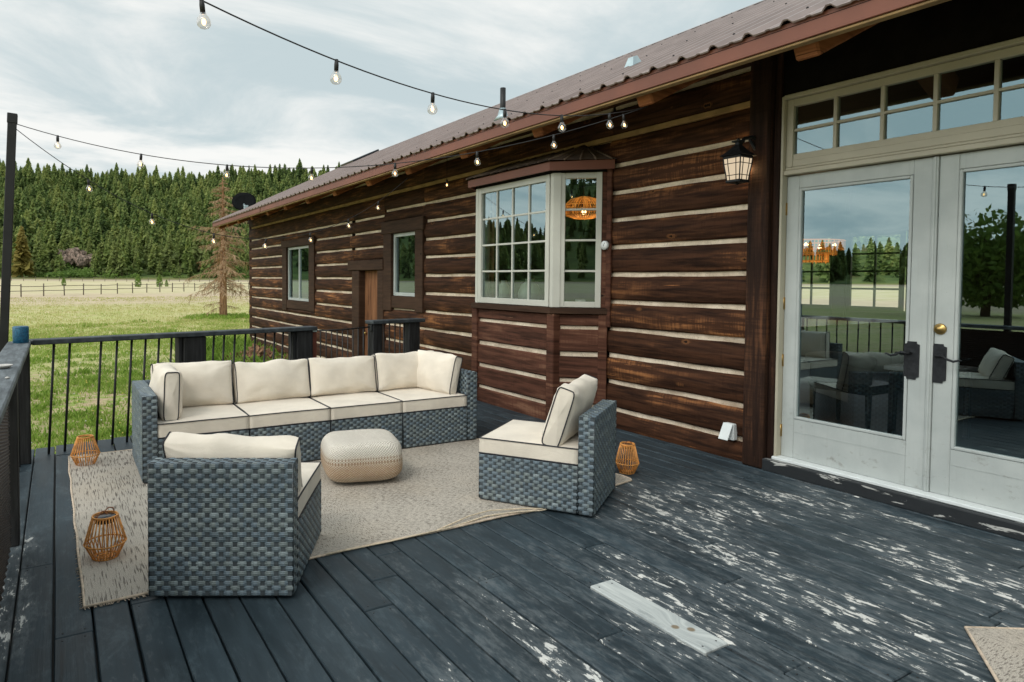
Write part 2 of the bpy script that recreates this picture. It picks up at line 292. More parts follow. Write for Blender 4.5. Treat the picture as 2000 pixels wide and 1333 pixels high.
# ------------------------------------------------------------------ mesh builder
class MB:
    def __init__(s): s.v = []; s.f = []; s.mi = []; s.r = []; s.uv = []; s.sm = []
    def add(s, vs, fs, m=0, r=None, uv=None, smooth=False):
        o = len(s.v); s.v.extend([tuple(v) for v in vs])
        if r is None: r = rnd.random()
        for k, f in enumerate(fs):
            s.f.append([i + o for i in f]); s.mi.append(m)
            s.r.append(r[k] if isinstance(r, (list, tuple)) else r)
            s.uv.append(uv[k] if uv else [(0, 0)] * len(f)); s.sm.append(smooth)
    def box(s, x0, x1, y0, y1, z0, z1, b=.004, m=0, r=None, mat=None):
        b = min(b, abs(x1 - x0) * .45, abs(y1 - y0) * .45, abs(z1 - z0) * .45)
        vs = []; idx = {}
        X, Y, Z = (x0, x1), (y0, y1), (z0, z1)
        for i in (0, 1):
            for j in (0, 1):
                for k in (0, 1):
                    sx, sy, sz = (1 - 2 * i) * b, (1 - 2 * j) * b, (1 - 2 * k) * b
                    for a, p in ((0, (X[i], Y[j] + sy, Z[k] + sz)), (1, (X[i] + sx, Y[j], Z[k] + sz)), (2, (X[i] + sx, Y[j] + sy, Z[k]))):
                        idx[(i, j, k, a)] = len(vs); vs.append(p)
        g = lambda *a: idx[a]
        fs = [[g(0, 0, 0, 0), g(0, 0, 1, 0), g(0, 1, 1, 0), g(0, 1, 0, 0)], [g(1, 0, 0, 0), g(1, 1, 0, 0), g(1, 1, 1, 0), g(1, 0, 1, 0)],
              [g(0, 0, 0, 1), g(1, 0, 0, 1), g(1, 0, 1, 1), g(0, 0, 1, 1)], [g(0, 1, 0, 1), g(0, 1, 1, 1), g(1, 1, 1, 1), g(1, 1, 0, 1)],
              [g(0, 0, 0, 2), g(0, 1, 0, 2), g(1, 1, 0, 2), g(1, 0, 0, 2)], [g(0, 0, 1, 2), g(1, 0, 1, 2), g(1, 1, 1, 2), g(0, 1, 1, 2)]]
        for i in (0, 1):
            for j in (0, 1):
                q = [g(i, j, 0, 0), g(i, j, 0, 1), g(i, j, 1, 1), g(i, j, 1, 0)]; fs.append(q if i == j else q[::-1])
                q = [g(i, 0, j, 0), g(i, 0, j, 2), g(i, 1, j, 2), g(i, 1, j, 0)]; fs.append(q[::-1] if i == j else q)
                q = [g(0, i, j, 1), g(0, i, j, 2), g(1, i, j, 2), g(1, i, j, 1)]; fs.append(q if i == j else q[::-1])
                for k in (0, 1):
                    t = [g(i, j, k, 0), g(i, j, k, 1), g(i, j, k, 2)]; fs.append(t if (i + j + k) % 2 else t[::-1])
        if mat: vs = [mat @ Vector(v) for v in vs]
        s.add(vs, fs, m, r)
    def obox(s, O, U, V, N, u0, u1, v0, v1, n0, n1, b=.003, m=0, r=None):
        U, V, N = Vector(U), Vector(V), Vector(N); mt = Matrix(((U.x, V.x, N.x, O[0]), (U.y, V.y, N.y, O[1]), (U.z, V.z, N.z, O[2]), (0, 0, 0, 1)))
        s.box(u0, u1, v0, v1, n0, n1, b, m, r, mt)
    def tube(s, pts, rad, n=6, closed=False, m=0, r=None, cap=True, smooth=True):
        pts = [Vector(p) for p in pts]; k = len(pts); vs = []; fs = []
        up = Vector((0, 0, 1)); prev = None
        for i, p in enumerate(pts):
            a = pts[(i - 1) % k] if (closed or i) else p; b = pts[(i + 1) % k] if (closed or i < k - 1) else p
            d = (b - a)
            d = d.normalized() if d.length > 1e-9 else Vector((0, 0, 1))
            if prev is None:
                u = d.cross(up)
                if u.length < .05: u = d.cross(Vector((1, 0, 0)))
            else: u = prev - d * prev.dot(d)
            u.normalize(); w = d.cross(u); prev = u
            rr = rad[i] if isinstance(rad, (list, tuple)) else rad
            for j in range(n):
                t = 2 * math.pi * j / n; vs.append(p + (u * math.cos(t) + w * math.sin(t)) * rr)
        for i in range(k if closed else k - 1):
            for j in range(n):
                a, b = i * n + j, i * n + (j + 1) % n; c, d2 = ((i + 1) % k) * n + (j + 1) % n, ((i + 1) % k) * n + j
                fs.append([a, b, c, d2])
        if cap and not closed: fs.append(list(range(n))[::-1]); fs.append([(k - 1) * n + j for j in range(n)])
        s.add(vs, fs, m, r, None, smooth)
    def lathe(s, prof, n=20, o=(0, 0, 0), m=0, smooth=True, r=None):
        vs = []; fs = []
        for (ra, z) in prof:
            for j in range(n):
                t = 2 * math.pi * j / n; vs.append((o[0] + ra * math.cos(t), o[1] + ra * math.sin(t), o[2] + z))
        for i in range(len(prof) - 1):
            for j in range(n): fs.append([i * n + j, i * n + (j + 1) % n, (i + 1) * n + (j + 1) % n, (i + 1) * n + j])
        if prof[0][0] > 1e-6: fs.append(list(range(n))[::-1])
        if prof[-1][0] > 1e-6: fs.append([(len(prof) - 1) * n + j for j in range(n)])
        s.add(vs, fs, m, r, None, smooth)
    def poly(s, pts, d, m=0, r=None):     # polygon pts extruded by vector d
        n = len(pts); d = Vector(d); vs = [Vector(p) for p in pts] + [Vector(p) + d for p in pts]
        fs = [list(range(n))[::-1], [n + i for i in range(n)]] + [[i, (i + 1) % n, n + (i + 1) % n, n + i] for i in range(n)]
        s.add(vs, fs, m, r)
    def build(s, name, mats, parent=None, L=(0, 0, 0), local=False):
        me = bpy.data.meshes.new(name)
        if parent is not None: L = ORG.get(parent.name, (0, 0, 0))
        off = (0, 0, 0) if local else L
        me.from_pydata([(v[0] - off[0], v[1] - off[1], v[2] - off[2]) for v in s.v], [], s.f)
        for m in (mats if isinstance(mats, (list, tuple)) else [mats]): me.materials.append(M[m])
        me.polygons.foreach_set('material_index', s.mi)
        me.polygons.foreach_set('use_smooth', s.sm)
        a = me.attributes.new('rnd', 'FLOAT', 'FACE'); a.data.foreach_set('value', s.r)
        uv = me.uv_layers.new(name='UVMap'); uv.data.foreach_set('uv', [c for f in s.uv for p in f for c in p])
        me.update()
        o = bpy.data.objects.new(name, me); C.objects.link(o)
        if parent is not None: o.parent = parent
        else: o.location = L
        ORG[o.name] = L
        return o
def tag(o, label=None, cat=None, group=None, kind=None):
    if label: o['label'] = label
    if cat: o['category'] = cat
    if group: o['group'] = group
    if kind: o['kind'] = kind
    return o
def thing(name, label, cat, loc=(0, 0, 0), group=None):
    o = bpy.data.objects.new(name, None); o.empty_display_size = .1; C.objects.link(o); o.location = loc
    ORG[o.name] = tuple(loc); return tag(o, label, cat, group)
def npmesh(name, V, F, r, mats, mi=None, loc=(0, 0, 0), link=True):
    me = bpy.data.meshes.new(name); V = np.asarray(V, np.float32); F = np.asarray(F, np.int32)
    me.vertices.add(len(V)); me.vertices.foreach_set('co', V.ravel())
    k = F.shape[1]; me.loops.add(F.size); me.loops.foreach_set('vertex_index', F.ravel())
    me.polygons.add(len(F)); me.polygons.foreach_set('loop_start', np.arange(0, F.size, k, dtype=np.int32))
    for m in mats: me.materials.append(M[m])
    if mi is not None: me.polygons.foreach_set('material_index', np.asarray(mi, np.int32))
    me.update(calc_edges=True)
    a = me.attributes.new('rnd', 'FLOAT', 'FACE'); a.data.foreach_set('value', np.asarray(r, np.float32))
    if not link: return me
    o = bpy.data.objects.new(name, me); C.objects.link(o); o.location = loc; ORG[o.name] = tuple(loc); return o
def copy_tree(o, parent=None):
    c = o.copy(); C.objects.link(c)
    if parent: c.parent = parent
    for ch in o.children: copy_tree(ch, c)
    return c

# ------------------------------------------------------------------ camera, world, light
cam = bpy.data.cameras.new('camera'); co = bpy.data.objects.new('camera', cam); C.objects.link(co)
cam.sensor_width = 36.; cam.lens = 36 * 1297.07 / 2000; cam.shift_x = 130 / 2000; cam.shift_y = -(666.5 - 591.85) / 2000
cam.clip_end = 5000; cam.clip_start = .05
YAW, PIT, ROL = .52869, .035375, .0067286
co.matrix_world = Matrix.Translation((0, 0, 1.4)) @ (Matrix.Rotation(-YAW, 4, 'Z') @ Matrix.Rotation(math.pi / 2 - PIT, 4, 'X') @ Matrix.Rotation(ROL, 4, 'Z'))
sc.camera = co
w = bpy.data.worlds.new('World'); sc.world = w; w.use_nodes = True
nt = w.node_tree; nt.nodes.clear()
class WN(NT):
    def __init__(s, t): s.t = t; s.out = t.nodes.new('ShaderNodeOutputWorld')
n = WN(nt)
SUN_EL, SUN_AZ = R(48), R(238)     # azimuth clockwise from +Y
sky = n.n('TexSky', sky_type='NISHITA', sun_disc=False, sun_elevation=SUN_EL, sun_rotation=SUN_AZ)
d = n.n('TexCoord').outputs['Generated']; x, y, z = n.sep(d)
zz = n.math('ADD', n.math('MAXIMUM', z, 0.), .16)
pl = n.com(n.math('DIVIDE', x, zz), n.math('DIVIDE', y, zz), 0.)
c1 = n.noise(n.scale(pl, (.55, .85, 1), (3.1, 1.7, 0)), 1.35, 8, .60, .5)
c2 = n.noise(n.scale(pl, (.22, .22, 1), (7.3, 2.2, 0)), 1, 3, .5)
cv = n.math('ADD', n.math('MULTIPLY', c1, .78), n.math('MULTIPLY', c2, .22))
shade = n.mapr(cv, .40, .60)
cloud = n.mix(shade, (6.8, 7.95, 8.2), (11.4, 11.4, 11.0))
# overcast brightens towards the zenith and towards the (veiled) sun
zen = n.math('MULTIPLY', n.mapr(z, .25, .95, 1., 1.15), n.mapr(x, .0, -.8, 1., 2.25))
cl = n.n('VectorMath', operation='SCALE'); n.put(cl.inputs[0], cloud); n.put(cl.inputs[3], zen)
col = n.mix(.93, sky.outputs[0], cl.outputs[0])
bg = n.n('Background'); n.put(bg.inputs[0], col); bg.inputs[1].default_value = .088
nt.links.new(bg.outputs[0], n.out.inputs[0])
sl = bpy.data.lights.new('sun', 'SUN'); so = bpy.data.objects.new('sun', sl); C.objects.link(so)
sl.energy = .95; sl.angle = R(14); sl.color = (1., .95, .87)
sd = Vector((math.sin(SUN_AZ) * math.cos(SUN_EL), math.cos(SUN_AZ) * math.cos(SUN_EL), math.sin(SUN_EL)))
so.rotation_euler = sd.to_track_quat('Z', 'Y').to_euler(); so.location = sd * 30
sc.view_settings.view_transform = 'Standard'; sc.view_settings.look = 'None'; sc.view_settings.exposure = 0.; sc.view_settings.gamma = 1.
sc.render.engine = 'CYCLES'
sc.cycles.use_denoising = True; sc.cycles.max_bounces = 8; sc.cycles.transparent_max_bounces = 24; sc.cycles.sample_clamp_indirect = 6.

# ------------------------------------------------------------------ ground and hills
def sstep(a, b, x):
    t = np.clip((x - a) / (b - a), 0, 1); return t * t * (3 - 2 * t)
def hnoise(x, y, s, seed=0.):
    return noise.noise(Vector((x * s + seed, y * s - seed, seed)))
R0 = 258.
def hmax(az):          # degrees clockwise from +Y
    a = (az + 180) % 360 - 180
    k = [(-180, 66), (-120, 66), (-92, 40), (-78, 19), (-52, 19), (-32, 40), (-8, 60), (2, 55), (8, 56), (14, 62), (22, 63), (40, 55), (70, 44), (110, 36), (150, 60), (180, 66)]
    return float(np.interp(a, [p[0] for p in k], [p[1] for p in k]))
def hz(x, y):
    r = math.hypot(x, y)
    if r < R0 + 2: return -.5 + .1 * float(sstep(30, 85, r)) + 1.0 * float(sstep(100, R0, r)) + (.05 * hnoise(x, y, .12) if r > 9 else 0.)
    az = math.degrees(math.atan2(x, y))
    t = min(1.25, (r - R0) / 250.)
    f = t ** 1.12 if t < 1 else 1 - (t - 1) * .25
    return .6 + ((hmax(az) - 10) * 1.33 + 7 * hnoise(x, y, .011, 4.) * min(1, t * 2)) * f + 2.2 * hnoise(x, y, .035, 9.) * min(1, t * 4)
def polar(r_list, n_az):
    V = []; F = []
    for r in r_list:
        for k in range(n_az):
            a = 2 * math.pi * k / n_az; x, y = r * math.sin(a), r * math.cos(a); V.append((x, y, hz(x, y)))
    for i in range(len(r_list) - 1):
        for k in range(n_az):
            F.append((i * n_az + k, (i + 1) * n_az + k, (i + 1) * n_az + (k + 1) % n_az, i * n_az + (k + 1) % n_az))
    return V, F
def ground_mat():
    n = NT('meadow'); p = n.geo(); x, y, z = n.sep(p)
    dist = n.math('POWER', n.math('ADD', n.math('MULTIPLY', x, x), n.math('MULTIPLY', y, y)), .5)
    wob = n.math('ADD', n.math('MULTIPLY', dist, 1.22), n.math('MULTIPLY', n.math('SUBTRACT', n.noise(n.scale(p, (.05, .09, 0)), 1, 4), .5), n.math('MULTIPLY', dist, .55)))
    cl = n.noise(n.scale(p, (1., 1.5, 0)), 1.6, 6, .66)
    fa = n.noise(n.scale(p, (1.6, .8, 0)), 1.1, 5, .72)
    fn = n.mix(n.mapr(dist, 14., 34.), n.noise(n.scale(p, (1, 1, 0)), 14, 4, .7), fa); fn = n.sep(fn)[0]
    md = n.noise(n.scale(p, (.22, .4, 0)), 1, 5, .6)
    green = n.mix(n.mapr(fn, .3, .7), (.16, .25, .045), (.32, .41, .10))
    soil = n.mix(n.mapr(fn, .3, .7), (.36, .27, .17), (.54, .44, .28))
    near = n.mix(n.mapr(n.noise(n.scale(p, (1, 1.2, 0)), 3.2, 6, .7), .45, .60), soil, green)
    strw = n.mix(n.mapr(md, .35, .65), (.58, .49, .30), (.46, .46, .20))
    strw = n.mix(n.math('MULTIPLY', n.mapr(fn, .42, .62), .55), strw, (.36, .40, .13))
    pink = n.mix(n.mapr(md, .3, .7), (.46, .37, .27), (.58, .47, .32)); pink = n.mix(n.math('MULTIPLY', n.mapr(fa, .45, .62), .5), pink, (.62, .54, .38))
    far = n.mix(n.mapr(md, .3, .6), (.47, .44, .22), (.60, .53, .35))
    c = n.mix(n.mapr(wob, 15., 24.), near, n.mix(n.mapr(cl, .5, .62, 0., .55), strw, (.22, .33, .07)))
    c = n.mix(n.mapr(wob, 26., 36.), c, n.mix(.25, strw, (.44, .45, .17)))
    c = n.mix(n.mapr(wob, 50., 72.), c, pink)
    c = n.mix(n.mapr(wob, 88., 112.), c, far)
    c = n.mix(n.mapr(wob, 226., 275.), c, (.40, .33, .24))
    c = n.mix(n.mapr(dist, 240., 252.), c, (.17, .18, .06))
    c = n.mix(n.mapr(fa, .44, .30, 0., .45), c, (.16, .19, .06))
    return n.bsdf(c, .95, 0., n.bump(fn, .5, .05), .1)
M['meadow'] = ground_mat()
def slope_mat():
    n = NT('hill_undergrowth'); p = n.geo(); f = n.noise(n.scale(p, (.08, .08, .12)), 1, 6, .65)
    c = n.mix(n.mapr(f, .3, .7), (.055, .09, .03), (.15, .195, .06))
    c = n.mix(n.mapr(n.noise(n.scale(p, (.02, .02, .05)), 1, 3), .58, .72), c, (.16, .14, .07))
    return n.bsdf(c, .95, 0., None, .1)
M['slope'] = slope_mat()
V, F = polar([.01, 3, 6, 8, 10, 13, 16, 20, 25, 31, 38, 47, 58, 70, 85, 105, 130, 160, 190, 220, 245, R0 + 4], 120)
tag(npmesh('field', V, F, np.zeros(len(F)), ['meadow']), kind='structure')
V, F = polar([R0 - 2, R0 + 6, R0 + 20, R0 + 40, R0 + 60, R0 + 85, R0 + 110, R0 + 135, R0 + 160, R0 + 185, R0 + 210, R0 + 235, R0 + 250, R0 + 275, R0 + 330, 900, 1500], 240)
tag(npmesh('hills', V, F, np.zeros(len(F)), ['slope']), kind='structure')

# ------------------------------------------------------------------ deck
def yend(x): return 6.30 + .17 * (x + .2)
PITCH = .141
mb = MB(); gap = .0085
k = 0; x = 2.088 - .141 * 18
PL = (2.088, 2.223)      # the bare replacement board
while x < 4.56:
    x1 = min(x + PITCH - gap, 4.565)
    ys = [-2.2]
    yy = -2.2 + rnd.uniform(.5, 3.6)
    while yy < 6: ys.append(yy); yy += rnd.choice((1.83, 2.44, 3.05, 3.66))
    ys.append(yend((x + x1) / 2))
    is_pl = x < (PL[0] + PL[1]) / 2 < x1
    for a, b in zip(ys[:-1], ys[1:]):
        segs = [(a, b)]
        if is_pl:
            segs = [q for q in ((a, min(b, 1.615)), (max(a, 2.245), b)) if q[1] - q[0] > .02]
        for (a1, b1) in segs:
            dz = rnd.uniform(-.002, .002); rr = rnd.random(); j = rnd.uniform(-.0012, .0012)
            mb.box(x + j, x1 + j, a1 + .002, b1 - .002, -.038 + dz, dz, .004, 0, rr)
            for ye in (a1 + .03, b1 - .03):      # nail heads
                for xo in (.028, .105):
                    if ye < 6.2 and x + xo < x1 - .01: mb.lathe([(.0042, 0), (.0042, .0009), (.0, .0011)], 6, (x + xo + j, ye, dz), 1)
    x += PITCH
mb.poly([(-.43, -2.2, -.06), (-.43, yend(-.43) - .03, -.06), (4.5, yend(4.5) - .03, -.06), (4.5, -2.2, -.06)], (0, 0, -.2), 1)
deck = tag(mb.build('deck', ['deck', 'black']), kind='structure')
def bare_mat():
    n = NT('bare_grey_board'); p = n.geo(); x, y, z = n.sep(p)
    kx = n.math('SUBTRACT', x, 2.16); ky = n.math('SUBTRACT', y, 1.78)
    dd = n.math('POWER', n.math('ADD', n.math('MULTIPLY', n.math('MULTIPLY', kx, kx), 3.), n.math('MULTIPLY', ky, ky)), .5)
    st = n.noise(n.com(n.math('ADD', n.math('MULTIPLY', x, 42.), n.math('MULTIPLY', n.mapr(dd, .16, .0), 2.5)), n.math('MULTIPLY', y, 2.), 0.), 1, 4, .6, .3)
    c = n.mix(n.mapr(st, .3, .7), (.37, .40, .40), (.58, .61, .59)); c = n.mix(n.math('MULTIPLY', n.mapr(n.noise(n.scale(p, (14, 3, 1)), 1, 5, .7), .52, .68), .55), c, (.20, .225, .235))
    for kx_, ky_ in ((2.135, 1.80), (2.175, 1.755)):
        a = n.math('SUBTRACT', x, kx_); b = n.math('SUBTRACT', y, ky_)
        d1 = n.math('POWER', n.math('ADD', n.math('MULTIPLY', a, a), n.math('MULTIPLY', b, b)), .5)
        c = n.mix(n.mapr(d1, .020, .011), c, (.23, .185, .13))
    return n.bsdf(c, .7, 0., n.bump(st, .4, .004), .3)
M['bare'] = bare_mat()
mb = MB(); mb.box(PL[0] - .003, PL[1] - .003, 1.618, 2.243, -.034, .005, .004)
for a in (1.65, 2.21):
    for b in (2.112, 2.19): mb.lathe([(.004, .0), (.004, .0012), (0, .0014)], 6, (b, a, .0045), 1)
mb.build('replacement_board', ['bare', 'black'], deck)

# ------------------------------------------------------------------ house
W = 4.58
house = thing('log_house', 'dark brown log house with pale chinking, bay window and metal roof beside the deck', 'house', (W, 6, -.5))
ZR = [-.34, -.09, .167, .428, .681, .936, 1.195, 1.457, 1.718, 1.974, 2.234, 2.49, 2.755, 3.03, 3.35]
ZL = [-.44, -.20, .085, .346, .60, .883, 1.15, 1.408, 1.67, 1.929, 2.187, 2.42, 2.755, 3.03, 3.35]
wall = MB(); chk = MB()
def logs(y0, y1, zmin, zmax, zl, lm=0):
    chk.box(W + .032, W + .10, y0, y1, max(zmin, zl[0]), min(zmax, 3.3), .001)
    for a, b in zip(zl[:-1], zl[1:]):
        z0, z1 = a + .018, b - .018
        if b == 2.755: z1 = b - .026
        z0, z1 = max(z0, zmin), min(z1, zmax)
        if z1 - z0 < .05: continue
        m = max(1, int((y1 - y0) / (.12 if y0 < 7 else .3))); rr = rnd.random(); prof = []
        c = min(.028, (z1 - z0) * .3)
        sec = [(W + .06, z0), (W + .020, z0 + .002), (W + .006, z0 + c * .6), (W - .004, z0 + c * 2), (W - .010, (z0 + z1) / 2), (W - .004, z1 - c * 2), (W + .006, z1 - c * .6), (W + .020, z1 - .002), (W + .06, z1)]
        vs = []; ns = len(sec); s0 = rnd.random() * 90
        for i in range(m + 1):
            yy = y0 + (y1 - y0) * i / m
            dz0 = .010 * noise.noise(Vector((yy * 1.7, s0, 0))) + .004 * noise.noise(Vector((yy * 6, s0, 2))); dz1 = .010 * noise.noise(Vector((yy * 1.7, s0, 5))) + .004 * noise.noise(Vector((yy * 6, s0, 8))); dx = .008 * noise.noise(Vector((yy * 1.3, s0, 9)))
            for q, (xx, z) in enumerate(sec):
                f = q / (ns - 1); vs.append((xx + dx, yy, z + dz0 * (1 - f) + dz1 * f))
        fs = [[i * ns + q, i * ns + q + 1, (i + 1) * ns + q + 1, (i + 1) * ns + q] for i in range(m) for q in range(ns - 1)]
        fs.append(list(range(ns))[::-1]); fs.append([m * ns + q for q in range(ns)])
        wall.add(vs, fs, lm, rr, None, False)
logs(-4, .80, -.1, 2.735, ZR)
logs(3.20, 4.738, -.1, 3.33, ZR)
logs(4.70, 6.9, 2.50, 3.33, ZR)
logs(6.82, 8.46, -.5, 3.33, ZR)
logs(8.46, 9.80, 2.31, 3.33, ZR); logs(8.46, 9.80, -.5, .94, ZR)
logs(9.80, 11.26, 1.72, 3.33, ZL)
logs(11.10, 13.16, -.5, 3.33, ZL)
logs(13.16, 15.41, 2.27, 3.33, ZL); logs(13.16, 15.41, -.5, .72, ZL)
logs(15.41, 18.6, -.5, 3.33, ZL)
wall.box(W + .004, W + .17, -4, 3.0, 2.74, 3.3, .01, 1)         # dark header above the doors
wall.box(W + .004, W + .17, -4, 3.2, -.5, -.06, .01, 1)
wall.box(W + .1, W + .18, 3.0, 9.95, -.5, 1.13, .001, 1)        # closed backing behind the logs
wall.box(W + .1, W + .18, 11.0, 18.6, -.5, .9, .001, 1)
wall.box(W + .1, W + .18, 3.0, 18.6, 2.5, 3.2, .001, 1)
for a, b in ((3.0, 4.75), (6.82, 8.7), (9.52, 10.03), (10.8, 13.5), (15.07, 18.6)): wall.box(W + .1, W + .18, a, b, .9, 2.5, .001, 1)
wall.box(W, 11.46, 18.45, 18.6, -.5, 3.2, .01, 0); wall.poly([(W, 18.5, 3.2), (11.46, 18.5, 3.2), (8.02, 18.5, 4.9)], (0, .1, 0), 0)
wall.box(11.31, 11.46, -4, 5.27, -.5, 3.2, .01, 0); wall.box(11.31, 11.46, 7.49, 18.45, -.5, 3.2, .01, 0)
wall.box(11.31, 11.46, 5.27, 7.49, -.5, .95, .01, 0); wall.box(11.31, 11.46, 5.27, 7.49, 2.2, 3.2, .01, 0)
wall.box(W, 11.46, -4.1, -4, -.5, 3.2, .01, 0)
wall.build('log_wall', ['log', 'soffit'], house); chk.build('chinking', 'chink', house)
mb = MB(); mb.box(W - .012, W + .03, 3.2, 18.3, 2.728, 2.775, .004); mb.build('trim_band', 'tan', house)
mb = MB(); mb.box(4.502, 4.70, 3.035, 3.205, .0, 3.26, .012); mb.build('corner_post', 'post', house)
mb = MB(); mb.box(4.502, 4.70, .80, .975, .0, 3.26, .012); mb.build('corner_post', 'post', house)
mb = MB(); mb.box(4.555, 4.72, .978, 1.025, .0, 3.26, .006); mb.build('door_casing', 'post', house)
mb = MB(); mb.box(4.555, 4.72, 2.985, 3.033, .0, 3.26, .006); mb.build('door_casing', 'post', house)
# roof
EX, EZ, RX, RZ = 3.645, 2.886, 8.02, 5.044
SL = (RZ - EZ) / (RX - EX); nrm = Vector((-SL, 0, 1)).normalized()
mb = MB(); Y0, Y1 = -4.6, 18.9; ribs = []
yy = Y0; prof = []
P = .2475
while yy < Y1 - .02:
    for dy, hgt in ((0, .0), (.028, .024), (.052, .024), (.08, .0), (.135, .0), (.145, .005), (.165, .005), (.175, .0)):
        if yy + dy <= Y1: prof.append((yy + dy, hgt))
    yy += P
prof.append((Y1, 0))
vs = []
for t in (0., .25, .5, .75, 1.):
    for (y_, h_) in prof: vs.append((EX + (RX - EX) * t - SL * h_ * .9, y_, EZ + (RZ - EZ) * t + h_))
k = len(prof); fs = [[i * k + j, i * k + j + 1, (i + 1) * k + j + 1, (i + 1) * k + j] for i in range(4) for j in range(k - 1)]
mb.add(vs, [f[::-1] for f in fs], 0, .5)
for i in range(k - 1):      # panel lip, seen edge on at the eave
    a, b = vs[i], vs[i + 1]
    mb.add([a, b, (b[0] + .006, b[1], b[2] - .008), (a[0] + .006, a[1], a[2] - .008)], [[0, 3, 2, 1]], 0, .5)
mb.poly([(RX, Y0, RZ), (12.395, Y0, RZ - SL * 4.375), (12.395, Y1, RZ - SL * 4.375), (RX, Y1, RZ)], (0, 0, .02), 0)
yy = Y0 + .04
while yy < 9:       # screw rows
    for t in (.05, .35, .65, .95):
        px_, pz_ = EX + (RX - EX) * t, EZ + (RZ - EZ) * t
        mb.lathe([(.008, .0), (.008, .004), (.005, .009), (0, .009)], 6, (px_ - SL * .024, yy, pz_ + .023), 1)
    yy += P * 2
roof = mb.build('roof', ['roof', 'black'], house)
mb = MB()
mb.poly([(EX + .02, Y0, EZ - .02), (RX, Y0, RZ - .02), (12.395, Y0, RZ - SL * 4.375 - .02), (12.395, Y0, RZ - SL * 4.375 - .06), (RX, Y0, RZ - .06), (EX + .06, Y0, EZ - .05)], (0, Y1 - Y0 - .01, 0), 0)
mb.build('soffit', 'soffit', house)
mb = MB()
mb.box(3.668, 3.696, Y0, Y1, 2.776, 2.894, .003)
fas = mb.build('fascia', 'fascia', house)
mb = MB(); mb.box(3.698, 3.716, Y0, Y1 - .02, 2.776, 2.882, .002); mb.build('dark_fascia_backing', 'soffit', house)  # added board: keeps the fascia back dark where the transom glass mirrors it
mb = MB(); mb.box(3.680, 3.735, Y0, Y1 - .005, 2.759, 2.7745, .003); mb.build('fascia_trim', 'tan', fas)
mb = MB()
mb.box(3.662, 3.6675, 13.95, 13.97, 2.778, 2.88, .001)
mb.build('fascia_joint', 'beam', fas)
mb = MB(); mb.poly([(EX + .02, Y1 + .003, EZ - .015), (RX, Y1 + .003, RZ - .015), (12.395, Y1 + .003, RZ - SL * 4.375 - .015), (12.395, Y1 + .003, RZ - SL * 4.375 - .17), (RX, Y1 + .003, RZ - .17), (EX + .09, Y1 + .003, EZ - .14)], (0, .03, 0)); mb.build('barge_board', 'fascia', house)
for k, yr in enumerate((-1.5, -.24, 1.02, 2.29, 3.53, 4.81, 6.09, 7.40, 8.63, 9.96, 11.27, 12.58, 13.84, 15.15, 16.40, 17.6, 18.6)):
    mb = MB(); wdt = .074
    s = Vector((1, 0, SL)).normalized(); u = Vector((0, 1, 0)); nn = s.cross(u)
    Lr = .95
    O = (3.742, yr + .045, 2.842)
    mb.obox(O, s, u, nn, 0, Lr, -wdt, wdt, -.155, .0, .012)
    mb.build('rafter', 'rafter', house)
mb = MB(); mb.box(W + .01, W + .16, 18.3, 18.86, 2.90, 3.1, .012); mb.build('plate_log', 'beam', house)
# ridge cap and roof fittings
mb = MB(); mb.poly([(RX - .14, Y0, RZ - .068 + .03), (RX, Y0, RZ + .035), (RX + .14, Y0, RZ - .068 + .03), (RX, Y0, RZ + .02)], (0, Y1 - Y0, 0)); mb.build('ridge_cap', 'roof', roof)
mb = MB(); mb.obox((8.05, 18.3, 5.06), (1, 0, SL), (0, 1, 0), (-SL, 0, 1), -.75, 0.05, -.6, .35, .02, .07, .004); mb.build('solar_collector', 'solar', roof)
mb = MB(); mb.lathe([(.028, -.05), (.028, .31), (.0, .31)], 10, (3.84, 5.47, 2.99)); vp = mb.build('vent_pipe', 'black', roof)
mb = MB(); mb.lathe([(.09, -.03), (.05, .02), (.033, .09), (.028, .09)], 12, (3.84, 5.47, 3.01)); mb.build('pipe_flashing', 'galv', roof)
mb = MB(); o = Vector((4.72, 4.59, 3.45))
mb.add([o + Vector(v) for v in ((-.065, -.055, -.045), (-.065, .06, -.045), (.055, .055, .015), (.055, -.045, .015), (-.035, -.03, .05), (-.035, .035, .05), (.02, .03, .07), (.02, -.025, .07))],
       [[0, 1, 5, 4], [1, 2, 6, 5], [2, 3, 7, 6], [3, 0, 4, 7], [4, 5, 6, 7]]); mb.build('roof_vent', 'galv', roof)

# bay window
BX, BY0, BY1, BZ0, BZ1 = 4.20, 5.10, 6.47, 1.135, 2.44
bay = MB()
def frame(mb, O, U, N, w, h, fw, cols, rows, mw, m=0, dep=.03, mz=None, b=.003):
    V = Vector((0, 0, 1)); U = Vector(U).normalized(); N = Vector(N).normalized()
    mb.obox(O, U, V, N, 0, fw, 0, h, -dep, .012, b, m); mb.obox(O, U, V, N, w - fw, w, 0, h, -dep, .012, b, m)
    mb.obox(O, U, V, N, fw, w - fw, 0, fw, -dep, .0095, b, m); mb.obox(O, U, V, N, fw, w - fw, h - fw, h, -dep, .0095, b, m)
    for c in range(1, cols):
        u = fw + (w - 2 * fw) * c / cols; mb.obox(O, U, V, N, u - mw / 2, u + mw / 2, fw, h - fw, -dep * .8, -.004, b * .7, m)
    for r_ in range(1, rows):
        v = fw + (h - 2 * fw) * r_ / rows; mb.obox(O, U, V, N, fw, w - fw, v - mw / 2, v + mw / 2, -dep * .8, -.0065, b * .7, m)
